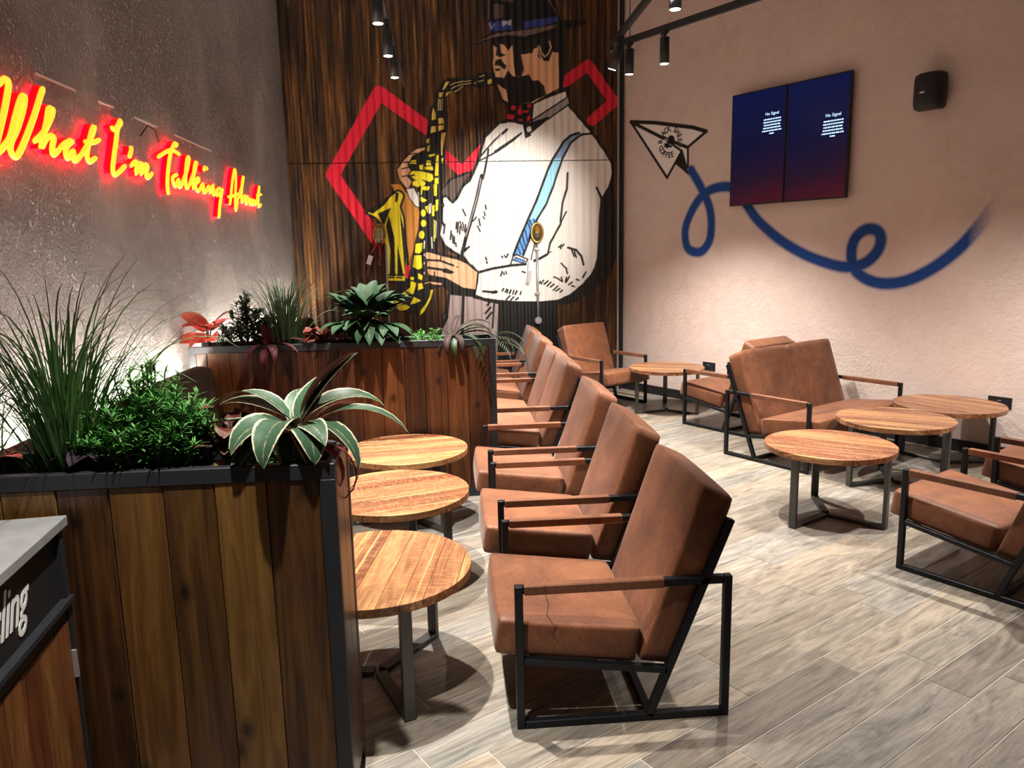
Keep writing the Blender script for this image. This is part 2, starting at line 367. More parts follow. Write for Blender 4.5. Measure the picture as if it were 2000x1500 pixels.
# ------------------------------------------------------------------ the setting
def structure(o, label=None, cat=None): return tag(o, label, cat, kind='structure')
ROOM = [(XL,YF),(XF,YF),(XC,YB),(XL,YB)]
floor = MB().prism(ROOM, -.12, -.0022).build('floor', M['grout'])
structure(floor, 'grey brown wood-look tile floor with pale grout lines', 'floor')
PU = Vector((math.cos(RA), math.sin(RA))); PV = Vector((-PU.y, PU.x)); PL, PW, GAP = 1.07, .172, .0045
def clip(poly, a, b):       # keep the part left of a->b
    out = []; n = len(poly); e = (b[0]-a[0], b[1]-a[1])
    def sd(p): return e[0]*(p[1]-a[1])-e[1]*(p[0]-a[0])
    for i in range(n):
        p, q = poly[i], poly[(i+1)%n]; sp, sq = sd(p), sd(q)
        if sp >= 0: out.append(p)
        if (sp >= 0) != (sq >= 0):
            t = sp/(sp-sq); out.append((p[0]+(q[0]-p[0])*t, p[1]+(q[1]-p[1])*t))
    return out
known = {-1:3.172, 0:2.91, 1:3.035, 2:2.74, 3:3.33, 4:3.42, 5:3.218, 6:3.04, 7:3.385}
plank_me = MB().box(GAP/2-PL/2, PL/2-GAP/2, GAP/2-PW/2, PW/2-GAP/2, -.012, 0).mesh('plank', M['tile'], bevel=.0012)
prnd = random.Random(11); rest = MB(); near = []
for row in range(-40, 60):
    v0 = 1.126+row*PW; off = known.get(row, prnd.uniform(0, PL))
    for k in range(-14, 14):
        u0 = off+k*PL; c = PU*(u0+PL/2)+PV*(v0+PW/2)
        g = GAP/2
        full = [PU*(u0+g)+PV*(v0+g), PU*(u0+PL-g)+PV*(v0+g), PU*(u0+PL-g)+PV*(v0+PW-g), PU*(u0+g)+PV*(v0+PW-g)]
        poly = [(p.x,p.y) for p in full]; cut = poly
        for i in range(4):
            cut = clip(cut, ROOM[i], ROOM[(i+1)%4])
            if len(cut) < 3: break
        if len(cut) < 3: continue
        area = abs(sum(cut[i][0]*cut[(i+1)%len(cut)][1]-cut[(i+1)%len(cut)][0]*cut[i][1] for i in range(len(cut))))/2
        if area < 2e-4: continue
        # planks the photograph shows are single pieces, the ones behind the viewer stay together
        if c.y > 1.5 and c.x < 1.0+.72*c.y and c.x > -.95 and area > .003: near.append((c, cut, len(cut) == 4 and abs(area-(PL-GAP)*(PW-GAP)) < 1e-4))
        else: rest.prism(cut, -.012, 0)
near.sort(key=lambda t: t[0].length)
for i, (c, cut, whole) in enumerate(near):
    if i >= 290: rest.prism(cut, -.012, 0); continue
    if whole:
        o = bpy.data.objects.new('plank', plank_me)
    else:
        loc = [((p[0]-c.x)*PU.x+(p[1]-c.y)*PU.y, (p[0]-c.x)*PV.x+(p[1]-c.y)*PV.y) for p in cut]
        o = bpy.data.objects.new('plank', MB().prism(loc, -.012, 0).mesh('plank', M['tile']))
    o.location = (c.x, c.y, 0); o.rotation_euler = (0,0,RA); link(o, floor)
tag(rest.build('far_planks', M['tile'], floor), kind='stuff')
# walls
wl = MB().box(XL-.15, XL, YF, YB+.15, -.12, ZC).build('wall_left', M['plaster_left']); structure(wl, 'rough grey stucco wall carrying the neon script', 'wall')
wf = MB().box(XL-.15, XF+.3, YF-.15, YF, -.12, ZC).build('wall_front', M['plaster_plain']); structure(wf, 'plain plaster wall behind the viewer', 'wall')
ce = MB().prism([(XL-.15,YF-.15),(XF+.4,YF-.15),(XC+.3,YB+.15),(XL-.15,YB+.15)], ZC, ZC+.12).build('ceiling', M['ceiling']); structure(ce, 'grey painted high ceiling', 'ceiling')
# right wall, fine grid where the blue trail is painted
zs = np.unique(np.round(np.concatenate([[0.0], np.arange(1.25, 3.36, .0066), [ZC]]), 5))
ss = np.unique(np.round(np.concatenate([[S0], np.arange(-6.75, -2.35, .0066), [S1]]), 5))
RIGHT_OPS = [('s',(0.016,0.07,0.3),105,12,[-5730,2543,-5568,2315,-5456,2094,-5443,1837,-5522,1698,-5635,1662,-5768,1724,-5794,1936,-5663,2171,-5498,2299,-5297,2332,-5139,2292,-5007,2151,-4851,1970,-4605,1782,-4372,1654,-4152,1568,-3902,1509,-3717,1537,-3605,1631,-3568,1745,-3613,1826,-3717,1835,-3808,1760,-3836,1634,-3802,1497,-3690,1407,-3529,1366,-3333,1391,-3135,1486,-2951,1628,-2810,1789,-2691,1964,-2596,2111]),('p',(0.93,0.88,0.86),0,0,[-6659,3178,-6171,2942,-5869,2757,-6079,2493]),('p',(0.93,0.88,0.86),0,0,[-6659,3178,-5719,2988,-5525,2917,-5787,2789,-5969,2857,-6171,2942]),('p',(0.93,0.88,0.86),0,0,[-5986,2846,-5782,2763,-5781,2576,-5855,2746]),('p',(0.02,0.019,0.018),0,0,[-5864,2757,-5795,2584,-5757,2490,-5855,2564,-5950,2632]),('s',(0.02,0.014,0.013),42,0,[-6659,3178,-6267,3111,-5901,3026,-5719,2984,-5533,2918]),('s',(0.02,0.014,0.013),32,0,[-5533,2918,-5782,2789]),('s',(0.02,0.014,0.013),38,0,[-6659,3178,-6171,2942,-5787,2786]),('s',(0.02,0.014,0.013),28,0,[-6087,2895,-5869,2757]),('s',(0.02,0.014,0.013),32,0,[-5869,2757,-6079,2493]),('s',(0.02,0.014,0.013),32,0,[-6079,2493,-6659,3178]),('s',(0.02,0.014,0.013),30,0,[-5782,2789,-5777,2576]),('s',(0.02,0.014,0.013),12,0,[-5855,2746,-5786,2577]),('s',(0.02,0.014,0.013),14,0,[-5950,2632,-5856,2567,-5762,2497]),('p',(0.012,0.011,0.01),0,0,[-5974,2897,-5979,2880,-5992,2867,-6012,2862,-6034,2865,-6054,2875,-6068,2891,-6074,2909,-6069,2927,-6055,2939,-6036,2944,-6013,2941,-5993,2931,-5979,2915]),('p',(0.012,0.011,0.01),0,0,[-5987,2872,-5992,2859,-6007,2849,-6029,2846,-6053,2849,-6075,2858,-6090,2871,-6096,2886,-6091,2900,-6076,2909,-6054,2913,-6030,2910,-6008,2900,-5993,2887]),('p',(0.012,0.011,0.01),0,0,[-6042,2840,-6046,2826,-6058,2816,-6076,2812,-6095,2814,-6113,2823,-6126,2836,-6131,2851,-6126,2864,-6114,2874,-6097,2879,-6077,2876,-6059,2868,-6047,2855]),('p',(0.012,0.011,0.01),0,0,[-6097,2926,-6100,2917,-6110,2912,-6125,2910,-6142,2912,-6157,2918,-6167,2926,-6171,2935,-6167,2943,-6157,2949,-6142,2951,-6126,2949,-6111,2943,-6101,2935]),('p',(0.012,0.011,0.01),0,0,[-6013,2823,-6015,2817,-6020,2813,-6027,2811,-6035,2812,-6042,2815,-6047,2821,-6049,2828,-6048,2834,-6043,2838,-6035,2840,-6027,2839,-6020,2835,-6015,2830]),('s',(0.93,0.88,0.86),8,0,[-6120,2915,-6078,2897]),('s',(0.93,0.88,0.86),8,0,[-6110,2881,-6087,2868]),('s',(0.93,0.88,0.86),8,0,[-6045,2850,-6039,2843])]
rops = [(c, w/1000, b/1000, [(q[i]/1000, q[i+1]/1000) for i in range(0, len(q), 2)]) for k, c, w, b, q in RIGHT_OPS]
def smooth_path(p, n=6):
    out = []
    for i in range(len(p)-1):
        a, b, c, d = p[max(i-1,0)], p[i], p[i+1], p[min(i+2,len(p)-1)]
        for k in range(n):
            t = k/n; out.append(tuple(.5*((2*b[j])+(-a[j]+c[j])*t+(2*a[j]-5*b[j]+4*c[j]-d[j])*t*t+(-a[j]+3*b[j]-3*c[j]+d[j])*t**3) for j in range(len(b))))
    out.append(tuple(p[-1])); return out
rops[0] = (rops[0][0], rops[0][1], rops[0][2], smooth_path(rops[0][3]))
paint = rasterize(ss, zs, rops)
fade = np.clip((-2.62-ss)/.30, 0, 1)                      # the trail thins out as spray at its free end
nz_, nx_ = len(zs), len(ss)
spray = np.random.RandomState(3).rand(nz_, nx_)*.5
paint[..., 3] *= np.where(ss[None,:] > -2.92, np.clip(fade[None,:]*1.3-spray*(1-fade[None,:]), 0, 1), 1)
P = np.zeros((nz_, nx_, 3)); P[..., 0] = NX*WR+DX*ss[None,:]; P[..., 1] = NY*WR+DY*ss[None,:]; P[..., 2] = zs[:,None]
wr_ = link(bpy.data.objects.new('wall_right', grid_mesh('wall_right', P, M['plaster_right'], paint))); structure(wr_, 'pinkish beige plaster wall with painted paper plane and blue trail', 'wall')
wrb = MB().hexa([rw(S0-.3,-.12,-.02),rw(S1,-.12,-.02),rw(S1,-.12,-.2),rw(S0-.3,-.12,-.2),rw(S0-.3,ZC,-.02),rw(S1,ZC,-.02),rw(S1,ZC,-.2),rw(S0-.3,ZC,-.2)]).build('wall_core', M['plaster_plain'], wr_)
# lettering painted round the sheep emblem on the paper plane
lm = MB(); LC, LRAD = (-6.043, 2.872), .142
def ring_text(txt, a0, a1, flip=False):
    for i, ch in enumerate(txt):
        if ch == ' ': continue
        a = R(a0+(a1-a0)*i/(len(txt)-1)); me = text_mesh(ch, .078, .0004, 0.0, .0022)
        rot = a-PI/2 if not flip else a+PI/2
        ca, sa = math.cos(rot), math.sin(rot); vs = []
        for v in me.vertices:
            x, y = v.co.x*.95, v.co.y*1.1; gx, gz = x*ca-y*sa, x*sa+y*ca
            vs.append(rw(LC[0]+LRAD*math.cos(a)+gx, LC[1]+LRAD*math.sin(a)+gz, .0015+v.co.z))
        lm.add(vs, [tuple(p.vertices) for p in me.polygons]); bpy.data.meshes.remove(me)
ring_text('BLACK SHEEP', 172, -18); ring_text('COFFEE', 200, 285, True)
lm.build('painted_lettering', M['black'], wr_)
# back wall with two courses of corrugated sheet
wb = MB().box(XL-.15, XC+.3, YB, YB+.15, -.12, ZC).build('wall_back', M['black']); structure(wb, 'back wall clad in rusty corrugated sheets painted with a saxophonist', 'wall')
PAL = [(0.7,0.016,0.045),(0.62,0.27,0.05),(0.42,0.34,0.33),(0.012,0.011,0.011),(0.84,0.81,0.78),(0.1,0.07,0.06),(0.36,0.34,0.34),(0.45,0.43,0.42),(0.24,0.4,0.62),(0.36,0.72,0.92),(0.12,0.33,0.78),(0.12,0.28,0.72),(0.8,0.47,0.28),(0.006,0.006,0.007),(0.09,0.06,0.055),(0.14,0.11,0.1),(0.12,0.09,0.085),(0.03,0.05,0.25),(0.42,0.43,0.5),(0.4,0.42,0.5),(0.17,0.115,0.1),(0.78,0.58,0.12),(0.96,0.83,0.03),(0.75,0.62,0.25),(0.9,0.88,0.6),(0.8,0.03,0.07)]  # the ochre orange paints bare rust as brightly lit, light put into the colour
